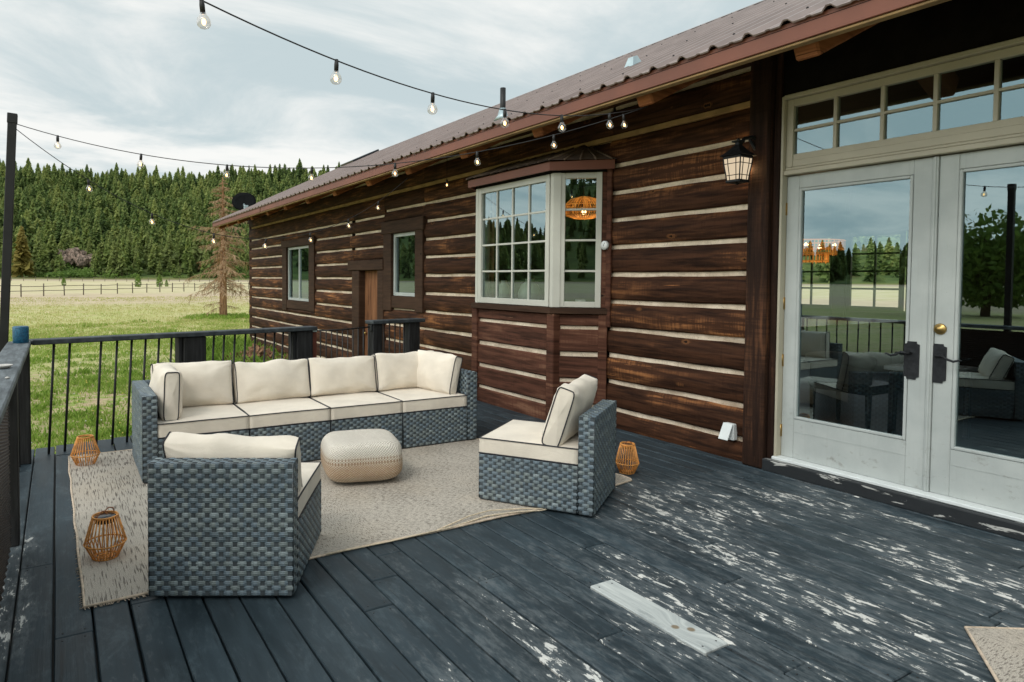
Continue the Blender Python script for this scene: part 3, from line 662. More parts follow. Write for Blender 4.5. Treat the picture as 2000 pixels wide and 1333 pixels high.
def pane(mb, O, U, N, w, h, fw, off=-.018):
    O = Vector(O); U = Vector(U).normalized(); N = Vector(N).normalized(); V = Vector((0, 0, 1)); f = fw * .8
    q = [O + U * f + V * f, O + U * (w - f) + V * f, O + U * (w - f) + V * (h - f), O + U * f + V * (h - f)]
    mb.add([p + N * off for p in q], [[0, 1, 2, 3]], 0, .5)
bmb = MB()
bmb.box(BX + .01, BX + .05, BY0 - .0, BY1, 0.0, 1.075, .004)                          # skirt core
for z0, z1 in ((-.02, .155), (.19, .40), (.44, .655), (.70, .92), (.955, 1.07)):
    bmb.box(BX - .012, BX + .02, BY0 + .07, BY1 - .04, z0, z1, .014, 1)
    # right oblique face logs
bay_root = bmb.build('bay_window', ['chink', 'log_red'], house)
dR = Vector((W - BX, -.36, 0)); LR = dR.length; uR = dR.normalized(); nR = Vector((uR.y, -uR.x, 0)); nR = nR if nR.x < 0 else -nR
dLf = Vector((W - BX, .36, 0)); uL = dLf.normalized(); nL = Vector((-uL.y, uL.x, 0)); nL = nL if nL.x < 0 else -nL
cR = (BX, BY0, 0); cL = (BX, BY1, 0); Zv = (0, 0, 1)
for (c, u, nn) in ((cR, uR, nR), (cL, uL, nL)):
    mb = MB(); mb.obox(c, u, Zv, nn, 0, LR, 0, 1.075, -.05, -.012, .004, 1)
    for z0, z1 in ((-.02, .155), (.19, .40), (.44, .655), (.70, .92), (.955, 1.07)): mb.obox(c, u, Zv, nn, .06, LR - .06, z0, z1, -.02, .012, .012, 0)
    mb.build('skirt_side', ['log_red', 'chink'], bay_root)
for (yy, nm) in ((BY0, 0), (BY1, 0)):
    mb = MB(); mb.box(BX - .035, BX + .06, yy - .055, yy + .055, 0, 1.072, .008); mb.build('skirt_post', 'log_red', bay_root)
mb = MB(); mb.obox(cR, uR, Zv, nR, LR - .085, LR + .0, 0, 1.072, -.02, .03, .006); mb.build('skirt_post', 'log_red', bay_root)
mb = MB()
mb.poly([(BX - .06, BY0 - .03, 1.075), (BX - .06, BY1 + .03, 1.075), (W, BY1 + .42, 1.075), (W, BY0 - .42, 1.075)], (0, 0, .055)); mb.build('sill', 'beam', bay_root)
mb = MB(); frame(mb, (BX, BY1 - .035, BZ0), (0, -1, 0), (-1, 0, 0), BY1 - BY0 - .09, BZ1 - BZ0, .062, 4, 4, .02, dep=.05); wf = mb.build('front_frame', 'cream', bay_root)
mb = MB(); pane(mb, (BX, BY1 - .035, BZ0), (0, -1, 0), (-1, 0, 0), BY1 - BY0 - .09, BZ1 - BZ0, .062); mb.build('pane', 'glass2', bay_root)
OR = Vector((BX, BY0, BZ0)) + uR * .055
mb = MB(); frame(mb, OR, uR, nR, LR - .12, BZ1 - BZ0, .055, 1, 4, .02, dep=.05); wf = mb.build('side_frame', 'cream', bay_root)
mb = MB(); pane(mb, OR, uR, nR, LR - .12, BZ1 - BZ0, .055); mb.build('pane', 'glass2', bay_root)
OL = Vector((W, BY1 + .36, BZ0)) - uL * .06
mb = MB(); frame(mb, OL, -uL, nL, LR - .12, BZ1 - BZ0, .055, 1, 4, .02, dep=.05); wf = mb.build('side_frame', 'cream', bay_root)
mb = MB(); pane(mb, OL, -uL, nL, LR - .12, BZ1 - BZ0, .055); mb.build('pane', 'glass2', bay_root)
for yy in (BY0, BY1):
    mb = MB(); sgn = -1 if yy == BY0 else 1
    mb.poly([(BX - .014, yy - sgn * .035 - (.02 if sgn < 0 else -.02) * 0, BZ0), (BX - .014, yy + sgn * .012, BZ0), (BX + .035, yy + sgn * .062, BZ0), (BX + .065, yy + sgn * .03, BZ0), (BX + .05, yy - sgn * .035, BZ0)], (0, 0, BZ1 - BZ0)); mb.build('corner_mullion', 'cream', bay_root)
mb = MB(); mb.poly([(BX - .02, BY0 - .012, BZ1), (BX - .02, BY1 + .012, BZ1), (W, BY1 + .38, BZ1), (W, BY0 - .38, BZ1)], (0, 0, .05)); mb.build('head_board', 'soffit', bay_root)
ov = .10; F0, F1 = (BX - ov, BY0 - .05), (BX - ov, BY1 + .05); S0, S1 = (W - .03, BY0 - .46), (W - .03, BY1 + .46)
mb = MB(); t_ = .028
for a, b in ((F0, F1), (F0, S0), (F1, S1)):
    da = Vector((b[0] - a[0], b[1] - a[1], 0)); nn = Vector((da.y, -da.x, 0)).normalized()
    if nn.x < 0: nn = -nn
    mb.poly([(a[0], a[1], 2.455), (b[0], b[1], 2.455), (b[0], b[1], 2.54), (a[0], a[1], 2.54)], nn * t_)
mb.build('bay_fascia', 'fascia', bay_root)
mb = MB(); T0, T1 = (W + .02, BY0 + .0, 2.755), (W + .02, BY1 - .0, 2.755); e = 2.548
f0, f1 = (F0[0] - .02, F0[1] - .01, e), (F1[0] - .02, F1[1] + .01, e); s0_, s1_ = (W + .02, S0[1] - .02, e), (W + .02, S1[1] + .02, e)
mb.add([f0, f1, T1, T0], [[0, 3, 2, 1]], 0, .5); mb.add([f0, T0, s0_], [[0, 2, 1]], 0, .5); mb.add([f1, s1_, T1], [[0, 2, 1]], 0, .5)
mb.add([(f0[0], f0[1], e - .01), (f1[0], f1[1], e - .01), (s1_[0], s1_[1], e - .01), (s0_[0], s0_[1], e - .01)], [[0, 1, 2, 3]], 1, .5)
nrib = 9
for i in range(nrib + 1):
    a = Vector(f0).lerp(Vector(f1), i / nrib); b = Vector(T0).lerp(Vector(T1), i / nrib); mb.tube([a + Vector((0, 0, .004)), b + Vector((0, 0, .004))], .011, 5, False, 0)
for i in range(1, 5):
    a = Vector(f0).lerp(Vector(s0_), i / 4.5); mb.tube([a + Vector((0, 0, .004)), Vector(T0).lerp(a, .04 * i) + Vector((0, 0, .004))], .011, 5, False, 0)
M['bayroof'] = simple('weathered_bay_roof', (.17, .125, .10), .8, var=.35, sc_=6, spec=.2)
mb.build('bay_roof', ['bayroof', 'soffit'], bay_root)
mb = MB(); mb.obox(cR, uR, Zv, nR, LR - .07, LR + .02, 1.132, 2.453, -.03, .004, .004); mb.build('end_board', 'log_red', bay_root)
mb = MB(); mb.box(4.548, 4.574, 4.682, 4.742, .95, 2.52, .006); mb.build('side_trim', 'log_red', bay_root)

# two small windows and the plank door in the far part
def small_window(y0, y1, z0, z1, slider, lint, tl, tr, tb):
    mb = MB(); D = W + .03
    frame(mb, (D, y1, z0), (0, -1, 0), (-1, 0, 0), y1 - y0, z1 - z0, .052, 1, 1, .02, dep=.06)
    if slider: mb.box(D - .006, D + .03, (y0 + y1) / 2 - .03, (y0 + y1) / 2 + .03, z0 + .05, z1 - .05, .003)
    win = mb.build('window', 'white', house)
    mb = MB(); pane(mb, (D, y1, z0), (0, -1, 0), (-1, 0, 0), y1 - y0, z1 - z0, .05); mb.build('pane', 'glass', win)
    mb = MB(); mb.box(W - .045, W + .06, lint[0], lint[1], lint[2], lint[3], .008); mb.build('lintel', 'beam', win)
    mb = MB(); mb.box(W - .03, W + .06, y1 + .002, tl, z0 - .24, z1 + .02, .006); mb.build('side_trim', 'beam', win)
    mb = MB(); mb.box(W - .03, W + .06, tr, y0 - .002, tb, z1 + .02, .006); mb.build('side_trim', 'beam', win)
    mb = MB(); mb.box(W - .02, W + .06, y0 - .0, y1 + .0, z0 - .19, z0 - .004, .006); mb.build('window_sill', 'beam', win)
    mb = MB(); mb.box(W + .10, W + .12, y0 - .1, y1 + .1, z0 - .1, z1 + .1, .001); mb.build('room_shade_panel', 'soffit', win)  # near-black sheet close behind the pane, painted in for the unlit room
small_window(8.70, 9.51, 1.137, 2.11, False, (8.42, 9.85, 2.115, 2.31), 9.80, 8.46, .91)
small_window(13.50, 15.08, .905, 2.10, True, (13.14, 15.43, 2.105, 2.265), 15.40, 13.16, .71)
mb = MB(); D = W + .085
for k in range(5):
    a = 10.03 + k * .154; mb.box(D, D + .04, a + .002, a + .152, -.45, 1.54, .006)
bd = mb.build('plank_door', 'olddoor', house); tag(bd, 'weathered reddish plank door with peeling stain')
mb = MB(); mb.lathe([(.0, 0), (.02, .01), (.028, .03), (.0, .05)], 10, (0, 0, 0));
mb.v = [(D - v[2], 10.72 + v[0], .45 + v[1]) for v in mb.v]; mb.build('door_knob', 'brass', bd)
mb = MB(); mb.box(W - .03, W + .2, 9.80, 10.03, -.5, 1.54, .008); mb.build('door_jamb', 'beam', bd)
mb = MB(); mb.box(W - .03, W + .2, 10.80, 11.12, -.5, 1.54, .008); mb.build('door_jamb', 'beam', bd)
mb = MB(); mb.box(W - .05, W + .2, 9.78, 11.28, 1.545, 1.72, .01); mb.build('door_lintel', 'beam', bd)

# french doors
D = 4.622; dz0, dz1 = .112, 2.165
def leaf(y0, y1, g0, g1):
    mb = MB()
    mb.box(D, D + .045, y0, g0 - .02, dz0, dz1, .003); mb.box(D, D + .045, g1 + .02, y1, dz0, dz1, .003)
    mb.box(D + .0015, D + .045, g0 - .02, g1 + .02, dz0, .40, .003); mb.box(D + .0015, D + .045, g0 - .02, g1 + .02, 2.073, dz1, .003)
    mb.box(D - .004, D + .03, g0 - .018, g0, .402, 2.07, .003); mb.box(D - .004, D + .03, g1, g1 + .018, .402, 2.07, .003)
    mb.box(D - .004, D + .03, g0, g1, .402, .42, .003); mb.box(D - .004, D + .03, g0, g1, 2.052, 2.07, .003)
    mb.box(D - .0012, D + .01, g0 - .035, g1 + .035, .305, .3075, .0005)
    lf = mb.build('door', 'white', house)
    mb = MB(); mb.add([(D + .018, g1 + .005, .41), (D + .018, g0 - .005, .41), (D + .018, g0 - .005, 2.06), (D + .018, g1 + .005, 2.06)], [[0, 1, 2, 3]]); mb.build('pane', 'glass', lf)
    return lf
d1 = leaf(2.024, 2.962, 2.148, 2.850); d2 = leaf(1.050, 1.988, 1.163, 1.866)
def handle(par, yc, zc, sgn):
    mb = MB(); hw, hh, c = .043, .119, .018; pts = []
    base = [(hw, -hh + c), (hw, hh - c), (hw - c * .9, hh - c * .9 + .004), (hw - c, hh), (-hw + c, hh), (-hw + c * .9, hh - c * .9 + .004), (-hw, hh - c), (-hw, -hh + c), (-hw + c * .9, -hh + c * .9 - .004), (-hw + c, -hh), (hw - c, -hh), (hw - c * .9, -hh + c * .9 - .004)]
    mb.poly([(D - .006, yc + a, zc + b) for a, b in base][::-1], (.006, 0, 0))
    h = mb.build('handle_plate', 'iron', par)
    mb = MB(); zz = zc + .045; yc2 = yc + sgn * .008
    mb.tube([(D - .004, yc2, zz), (D - .05, yc2, zz)], .010, 8)
    mb.tube([(D - .05, yc2 - sgn * .004, zz), (D - .053, yc2 + sgn * .03, zz + .008), (D - .053, yc2 + sgn * .06, zz - .012), (D - .05, yc2 + sgn * .09, zz - .022), (D - .047, yc2 + sgn * .115, zz - .012), (D - .045, yc2 + sgn * .128, zz - .012)], [.008, .008, .0075, .007, .006, .004], 8)
    mb.build('handle', 'iron', par)
handle(d1, 2.108, .912, 1); handle(d2, 1.962, .909, -1)
mb = MB(); mb.lathe([(.034, 0), (.034, .006), (.029, .012), (.020, .013), (.018, .020), (.0, .021)], 20)
mb.v = [(D - v[2], 1.957 + v[0], 1.119 + v[1]) for v in mb.v]; mb.build('lock', 'brass', d2)
for zz in (.30, .82, 1.24, 1.93)[:]:
    mb = MB(); mb.tube([(D - .006, 2.966, zz - .045), (D - .006, 2.966, zz + .045)], .005, 8); mb.box(D - .004, D - .001, 2.955, 2.978, zz - .045, zz + .045, .001); mb.build('hinge', 'brass', d1)
mb = MB(); mb.box(D - .012, D + .03, 1.990, 2.022, dz0 + .0, dz1, .003); mb.box(D - .018, D + .0, 1.999, 2.013, dz0, dz1, .003); mb.build('astragal', 'white', house)
mb = MB()
mb.box(4.565, 4.74, 2.964, 2.984, .10, 2.74, .004); mb.box(4.565, 4.74, 1.026, 1.046, .10, 2.74, .004)
mb.box(4.575, 4.74, 1.046, 2.964, 2.172, 2.205, .004); mb.box(4.59, 4.74, 1.046, 2.964, 2.207, 2.226, .004)
mb.box(4.56, 4.74, 1.046, 2.964, 2.715, 2.745, .004)
df = mb.build('door_frame', 'transom', house)
mb = MB(); zb, zt = 2.228, 2.713
frame(mb, (D - .012, 2.963, zb), (0, -1, 0), (-1, 0, 0), 2.963 - 1.047, zt - zb, .05, 1, 1, .02, dep=.04)
mb.box(D - .016, D + .02, 1.097, 2.913, zb + .045, zb + .092, .003)
for y_ in (2.618, 2.317, 2.017, 1.714, 1.41): mb.box(D - .018, D + .02, y_ - .012, y_ + .012, zb + .09, zt - .05, .002)
mb.box(D - .0165, D + .02, 1.1, 2.91, 2.482, 2.500, .002)
tr = mb.build('transom_window', 'transom', house)
mb = MB(); mb.add([(D + .004, 2.93, zb + .06), (D + .004, 1.08, zb + .06), (D + .004, 1.08, zt - .03), (D + .004, 2.93, zt - .03)], [[0, 1, 2, 3]]); mb.build('pane', 'glass', tr)
mb = MB(); mb.box(4.50, 4.76, -1., 3.032, .0, .088, .006); mb.build('door_step', 'blackpaint', house)
mb = MB(); mb.box(4.54, 4.76, 1.0, 2.984, .0885, .111, .004); mb.build('threshold', 'clad', house)

# dark room behind the glass
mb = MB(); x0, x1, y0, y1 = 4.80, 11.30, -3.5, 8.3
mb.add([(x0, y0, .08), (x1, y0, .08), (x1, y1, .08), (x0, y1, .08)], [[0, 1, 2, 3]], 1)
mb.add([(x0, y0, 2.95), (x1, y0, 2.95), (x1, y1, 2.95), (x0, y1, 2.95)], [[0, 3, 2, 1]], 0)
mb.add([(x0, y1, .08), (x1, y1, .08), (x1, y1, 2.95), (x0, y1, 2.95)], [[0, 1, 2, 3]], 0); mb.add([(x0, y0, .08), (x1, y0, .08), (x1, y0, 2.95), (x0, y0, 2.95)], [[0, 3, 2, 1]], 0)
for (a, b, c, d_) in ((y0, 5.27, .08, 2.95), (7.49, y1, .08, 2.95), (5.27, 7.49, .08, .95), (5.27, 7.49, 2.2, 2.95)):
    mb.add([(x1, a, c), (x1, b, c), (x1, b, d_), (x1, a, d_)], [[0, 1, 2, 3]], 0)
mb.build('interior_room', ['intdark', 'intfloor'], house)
for (a, b) in ((5.29, 6.14), (6.36, 7.46)):
    mb = MB(); frame(mb, (11.27, b, .95), (0, -1, 0), (-1, 0, 0), b - a, 1.25, .06, 3 if b > 7 else 2, 4, .03, dep=.04); mb.build('interior_window', 'darkwood', house)
mb = MB(); mb.box(11.22, 11.29, 6.14, 6.36, .5, 2.9, .01); mb.build('interior_post', 'intdark', house)

# ------------------------------------------------------------------ railings
def ry(x): return 6.05 + .20 * (x + .07)
LEAN = Vector((-.046, 0, -.87))
rl = thing('deck_railing', 'weathered dark wooden railing along the left edge of the deck, with a wide flat cap', 'railing', (-.23, 4.9, 0))
mb = MB(); mb.box(-.335, -.182, -1.5, 6.06, .862, .902, .007, 0, .3); mb.build('top_cap', 'capwood', rl)
for yy in (5.80, 4.05, 2.2, .3):
    mb = MB(); mb.box(-.275, -.186, yy, yy + .09, 0, .861, .006); mb.build('post', 'railpost', rl)
for yy in np.arange(4.3, 5.75, .145):
    mb = MB(); mb.tube([(-.26, yy, 0), (-.255, yy, .86)], .009, 8); mb.build('baluster', 'black', rl)
rb = thing('deck_railing', 'black railing with two square posts across the far end of the deck, behind the sofa', 'railing', (1., 6.25, 0))
mb = MB(); a, b = Vector((-.182, ry(-.182), 0)), Vector((2.27, ry(2.27), 0)); u = (b - a).normalized(); v = Vector((-u.y, u.x, 0))
mb.obox(a, u, v, (0, 0, 1), 0, (b - a).length, -.05, .10, .872, .912, .006); mb.build('top_rail', 'railwood', rb)
for xx, wd in ((.955, .20), (2.055, .175)):
    mb = MB(); p = Vector((xx, ry(xx), 0)); mb.obox(p, u, v, (0, 0, 1), 0, wd, -.03, .12, 0, .871, .006); mb.obox(p, u, v, (0, 0, 1), -.035, -.003, .0, .10, 0, .868, .004); mb.build('post', 'railpost', rb)
for xx in (-.03, .08, .305, .425, .538, .648, .757, .862, 1.235, 1.33, 1.432, 1.535, 1.632, 1.735, 1.83, 1.92, 2.01):
    mb = MB(); t = Vector((xx + .0, ry(xx) + .01, .871)); mb.tube([t + LEAN, t], .0095, 8); mb.build('baluster', 'black', rb)
gt = thing('deck_gate', 'low black metal gate with thin bars and a red brown hinge post', 'gate', (2.6, 6.55, 0))
mb = MB(); x_ = 2.245; mb.box(x_, x_ + .045, ry(x_) + .02, ry(x_) + .065, -.02, .85, .004); mb.build('hinge_post', 'redpost', gt)
mb = MB(); mb.box(x_ - .004, x_ + .049, ry(x_) + .016, ry(x_) + .069, .85, .885, .004); mb.build('post_cap', 'galv', gt)
mb = MB(); mb.tube([(2.27, ry(2.27) + .04, .862), (2.6, ry(2.6) + .04, .858), (2.97, ry(2.97) + .04, .874)], .008, 6); mb.tube([(2.27, ry(2.27) + .04, .1), (2.97, ry(2.97) + .04, .1)], .008, 6); mb.build('gate_frame', 'black', gt)
for i in range(10):
    xx = 2.345 + .0655 * i; mb = MB(); mb.tube([(xx, ry(xx) + .04, .1), (xx, ry(xx) + .04, .862)], .006, 6); mb.build('bar', 'black', gt)
mb = MB(); mb.box(2.94, 3.0, ry(2.95) - .03, ry(2.95) + .02, .83, .90, .004); mb.build('latch', 'iron', gt)
rs = thing('deck_railing', 'short black railing between the gate and the log wall with two square posts', 'railing', (3.2, 6.7, 0))
a, b = Vector((2.935, ry(2.935), 0)), Vector((3.66, ry(3.66), 0)); u = (b - a).normalized(); v = Vector((-u.y, u.x, 0))
mb = MB(); mb.obox(a, u, v, (0, 0, 1), 0, (b - a).length, -.06, .10, .905, .945, .006); mb.build('top_rail', 'railwood', rs)
for xx, wd in ((2.955, .125), (3.44, .16)):
    mb = MB(); p = Vector((xx, ry(xx), 0)); mb.obox(p, u, v, (0, 0, 1), 0, wd, -.04, .08, 0, .904, .006); mb.build('post', 'railpost', rs)
for xx in (3.13, 3.205, 3.28, 3.35, 3.41):
    mb = MB(); mb.tube([(xx, ry(xx) + .02, 0), (xx, ry(xx) + .02, .905)], .0075, 6); mb.build('baluster', 'black', rs)
ws = thing('wicker_screen', 'brown woven wicker screen hung on the left railing, mostly cut off by the frame', 'screen', (-.24, 3.2, 0))
mb = MB()
for i in range(34):
    z = .04 + i * .0235
    pts = [(-.232 + .007 * (1 if (i + k) % 2 else -1), 2.32 + .04 * k, z) for k in range(42)]
    mb.tube(pts, .010, 5, r=rnd.random())
mb.box(-.25, -.24, 2.32, 3.96, .02, .84, .002, 0, .1); mb.build('weave', 'brownwicker', ws)
# things on the cap
mb = MB(); mb.lathe([(.0, 0), (.048, 0), (.052, .004), (.053, .05), (.053, .116), (.049, .124), (.04, .125), (.0, .122)], 28, (-.243, 5.90, .9025))
tag(mb.build('candle_jar', 'blueceramic', None), 'blue speckled ceramic cylinder standing on the corner of the wooden rail cap', 'jar')
mb = MB(); mb.lathe([(.0, 0), (.028, 0), (.045, .012), (.048, .018), (.044, .018), (.026, .006), (0, .006)], 20, (-.262, 4.30, .9025))
tag(mb.build('ash_dish', 'ash', None), 'small pale dish lying on the left railing cap', 'dish')
mb = MB(); mb.lathe([(.0, 0), (.009, .001), (.011, .005), (.006, .009), (0, .010)], 8, (-.216, 3.85, .9025))
tag(mb.build('pebble', 'ash', None), 'tiny pale pebble on the rail cap nearer than the dish', 'pebble')

# ------------------------------------------------------------------ wicker furniture
def weave(mb, O, U, V, N, w, h, pu=.0295, pv=.0215, rim=False):
    O, U, V, N = Vector(O), Vector(U), Vector(V), Vector(N)
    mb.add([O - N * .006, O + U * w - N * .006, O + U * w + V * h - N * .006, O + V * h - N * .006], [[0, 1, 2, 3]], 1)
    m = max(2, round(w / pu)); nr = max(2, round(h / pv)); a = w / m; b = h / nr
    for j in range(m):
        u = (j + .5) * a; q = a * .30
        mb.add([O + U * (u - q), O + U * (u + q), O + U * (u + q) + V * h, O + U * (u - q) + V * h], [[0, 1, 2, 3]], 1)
    for i in range(nr):
        v0, v1 = (i - .03) * b, (i + 1.03) * b; us = [(0., .002)]
        for j in range(m):
            o = .0032 if (i + j) % 2 else -.0036
            us += [((j + .27) * a, o), ((j + .73) * a, o)]
        us.append((w, .002)); vs = []
        for (u, o) in us:
            vs += [O + U * u + V * v0 + N * (o - .0012), O + U * u + V * (v0 + v1) / 2 + N * (o + .001), O + U * u + V * v1 + N * (o - .0012)]
        fs = []; uv = []; rr = []; row = rnd.random(); cur = rnd.random()
        for k in range(len(us) - 1):
            if k % 4 == 0: cur = min(1, max(0, row * .45 + rnd.random() * .62 - .03))
            for e in (0, 1):
                c0 = k * 3 + e; fs.append([c0, c0 + 3, c0 + 4, c0 + 1]); uv.append([(0, e * .5), (1, e * .5), (1, e * .5 + .5), (0, e * .5 + .5)]); rr.append(cur)
        mb.add(vs, fs, 0, rr, uv, False)
def panel(mb, x0, x1, y0, y1, z0, z1, faces='xXyYZ', pv=.0215):
    h = z1 - z0
    if 'y' in faces: weave(mb, (x0, y0, z0), (1, 0, 0), (0, 0, 1), (0, -1, 0), x1 - x0, h, pv=pv)
    if 'Y' in faces: weave(mb, (x1, y1, z0), (-1, 0, 0), (0, 0, 1), (0, 1, 0), x1 - x0, h, pv=pv)
    if 'x' in faces: weave(mb, (x0, y1, z0), (0, -1, 0), (0, 0, 1), (-1, 0, 0), y1 - y0, h, pv=pv)
    if 'X' in faces: weave(mb, (x1, y0, z0), (0, 1, 0), (0, 0, 1), (1, 0, 0), y1 - y0, h, pv=pv)
    if 'Z' in faces:
        if x1 - x0 >= y1 - y0: weave(mb, (x0, y0, z1), (1, 0, 0), (0, 1, 0), (0, 0, 1), x1 - x0, y1 - y0, pv=pv)
        else: weave(mb, (x1, y0, z1), (0, 1, 0), (-1, 0, 0), (0, 0, 1), y1 - y0, x1 - x0, pv=pv)
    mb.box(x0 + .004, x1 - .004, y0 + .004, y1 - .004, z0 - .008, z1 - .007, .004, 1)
    for (a, b) in ((x0, y0), (x1, y0), (x1, y1), (x0, y1)):       # wrapped corner edges
        mb.tube([(a + (.002 if a == x0 else -.002), b + (.002 if b == y0 else -.002), z0), (a + (.002 if a == x0 else -.002), b + (.002 if b == y0 else -.002), z1)], .0045, 6, r=.4)
def cushion(w, h, t, bulge, mt, seed=0, n=16, flop=0., wr=1.):
    """box cushion: w along x, h along z, t along y; returns body and piping builders"""
    body = MB(); pips = []; s0 = seed * 7.3
    def nz(p, s): return noise.noise(Vector((p[0] * s + s0, p[1] * s - s0, p[2] * s + s0)))
    def outline(u, v):
        x = w / 2 * u; z = h / 2 * v
        x *= 1 - .035 * bulge / .05 * (1 - v * v) * (1 if abs(u) > .999 else abs(u) ** 6)
        z *= 1 - .05 * bulge / .05 * (1 - u * u) * (1 if abs(v) > .999 else abs(v) ** 6)
        z += flop * (v + 1) / 2 * (1 - u * u) * -1
        z += wr * .010 * noise.noise(Vector((u * 2.2 + s0, v * .6, s0))) * (1 if v > .5 else .2); x += wr * .006 * noise.noise(Vector((v * 2.2 - s0, u * .5, s0)))
        return x, z
    def pos(u, v, side):
        x, z = outline(u, v)
        b = bulge * ((1 - abs(u) ** 2.6) * (1 - abs(v) ** 2.6)) ** .62
        ed = max(abs(u), abs(v))
        wrk = wr * (.006 * nz((x, side, z), 9) * (1 - ed ** 4) + .0035 * noise.noise(Vector((u * 11 * (1 if abs(v) > abs(u) else .25) + s0, v * 11 * (1 if abs(u) >= abs(v) else .25), side + s0))) * ed ** 2 * (1 - ed ** 12))
        return Vector((x, side * (t / 2 + b + wrk), z))
    G = [-1 + 2 * i / n for i in range(n + 1)]
    G = [math.copysign(abs(g) ** .8, g) for g in G]
    for side in (-1, 1):
        vs = [mt @ pos(u, v, side) for v in G for u in G]; k = n + 1
        fs = [[j * k + i, j * k + i + 1, (j + 1) * k + i + 1, (j + 1) * k + i] for j in range(n) for i in range(n)]
        body.add(vs, fs if side < 0 else [f[::-1] for f in fs], 0, .5, None, True)
    ring = [(u, -1) for u in G] + [(1, v) for v in G[1:]] + [(u, 1) for u in G[::-1][1:]] + [(-1, v) for v in G[::-1][1:-1]]
    vs = []; m = 4
    for (u, v) in ring:
        x, z = outline(u, v); nx, nz_ = (u if abs(u) > .999 else 0), (v if abs(v) > .999 else 0)
        for q in range(m + 1):
            f = q / m; e = bulge * .16 * math.sin(math.pi * f) * (1 - (u * u if abs(v) > .999 else v * v)) + wr * .003 * noise.noise(Vector((u * 6 + s0, v * 6, f * 2)))
            vs.append(mt @ Vector((x + nx * e, -t / 2 + t * f, z + nz_ * e)))
    K = len(ring); fs = []
    for i in range(K):
        for q in range(m): fs.append([i * (m + 1) + q, ((i + 1) % K) * (m + 1) + q, ((i + 1) % K) * (m + 1) + q + 1, i * (m + 1) + q + 1])
    body.add(vs, [f[::-1] for f in fs], 0, .5, None, True)
    for side in (-1, 1): pip = MB(); pips.append(pip); pip.tube([mt @ (pos(u, v, side) + Vector((u * .001, side * .0005, v * .001))) for (u, v) in ring], .0042, 5, True)
    return body, pips
def pillow(w, h, t, bulge, mt, seed=0, n=22, k=40, droop=0.):
    """loose back pillow: a soft tube of cloth closed by two piped end panels"""
    body = MB(); pips = []; s0 = seed * 5.7 + .3
    def loop(u, ex=0.):
        a = abs(u); pts = []; f = max(0., 1 - a ** 2.4) ** .6; hb = t / 2 + bulge * f; e = 2 / (2.35 + 5.5 * a ** 5)
        hh = h / 2 * (1 + .05 * f - .02 * (1 - a)) ; x = w / 2 * u
        for q in range(k):
            an = 2 * math.pi * (q + .5) / k; c, s_ = math.cos(an), math.sin(an)
            yy = hb * math.copysign(abs(c) ** e, c); zz = hh * math.copysign(abs(s_) ** e, s_)
            g = max(0., (a - .45) / .55)
            wr = .016 * g * (1 - g ** 6) * noise.noise(Vector((u * 1.5 + s0, an * 5.5, s0))) + .012 * f * noise.noise(Vector((x * 5 + s0, c * 1.2, s_ * 1.6 - s0)))
            wr += .006 * noise.noise(Vector((x * 13 - s0, c * 2.5, s_ * 3.5 + s0))) * f
            zz += (.016 * noise.noise(Vector((u * 2.1, s0, 1.))) - droop * f) * (1 if s_ > 0 else 0) * max(0, s_)
            xs = x * (1 - .025 * (1 - min(1, abs(zz) / (h / 2)) ** 2) * a ** 4)
            l_ = math.hypot(yy, zz) + 1e-6; pts.append(Vector((xs, yy * (1 + wr / l_ * 1.4), zz * (1 + wr / l_))))
        return pts
    us = [-1 + 2 * i / n for i in range(n + 1)]; us = [math.copysign(abs(u) ** .75, u) for u in us]
    L_ = [loop(u) for u in us]; vs = [mt @ p for l in L_ for p in l]
    body.add(vs, [[i * k + q, (i + 1) * k + q, (i + 1) * k + (q + 1) % k, i * k + (q + 1) % k] for i in range(n) for q in range(k)], 0, .5, None, True)
    for l, sg in ((L_[0], -1), (L_[-1], 1)):
        vs = []; R_ = 4; c0 = sum(l, Vector()) / k
        for r_ in range(R_ + 1):
            f = 1 - r_ / R_ * .97
            for q in range(k):
                p = c0.lerp(l[q], f); p.x = l[q].x * f + c0.x * (1 - f) + sg * (.010 * (1 - f * f) + .005 * noise.noise(Vector((p.y * 14, p.z * 30, s0 + sg))) * (1 - f ** 4)); vs.append(mt @ p)
        fs = [[r_ * k + q, r_ * k + (q + 1) % k, (r_ + 1) * k + (q + 1) % k, (r_ + 1) * k + q] for r_ in range(R_) for q in range(k)]; fs.append([R_ * k + q for q in range(k)])
        body.add(vs, fs if sg > 0 else [f[::-1] for f in fs], 0, .5, None, True)
        pip = MB(); pips.append(pip); pip.tube([mt @ (p * 1.0 + Vector((sg * .001, 0, 0)) + Vector((0, p.y, p.z)).normalized() * .002) for p in l], .0042, 5, True)
    return body, pips
def add_pillow(name, par, w, h, t, bulge, mt, seed, **k):
    b, p = pillow(w, h, t, bulge, mt, seed, **k)
    o = b.build(name, 'cushion', par, local=True)
    for q in p: q.build('piping', 'piping', o, local=True)
    return o
def add_cushion(name, par, w, h, t, bulge, mt, seed, **k):
    b, p = cushion(w, h, t, bulge, mt, seed, **k)
    o = b.build(name, 'cushion', par, local=True)
    for q in p: q.build('piping', 'piping', o, local=True)
    return o
def T(x, y, z): return Matrix.Translation((x, y, z))
def RX_(a): return Matrix.Rotation(R(a), 4, 'X')
def RY_(a): return Matrix.Rotation(R(a), 4, 'Y')
def RZ_(a): return Matrix.Rotation(R(a), 4, 'Z')
def root(name, label, cat, x, y, ang, group=None):
    o = thing(name, label, cat, (x, y, 0), group); o.rotation_euler = (0, 0, ang); return o
DW, DT, DD, DH, DC, DB = .623, .092, .725, .598, .407, .302; Z0 = .022
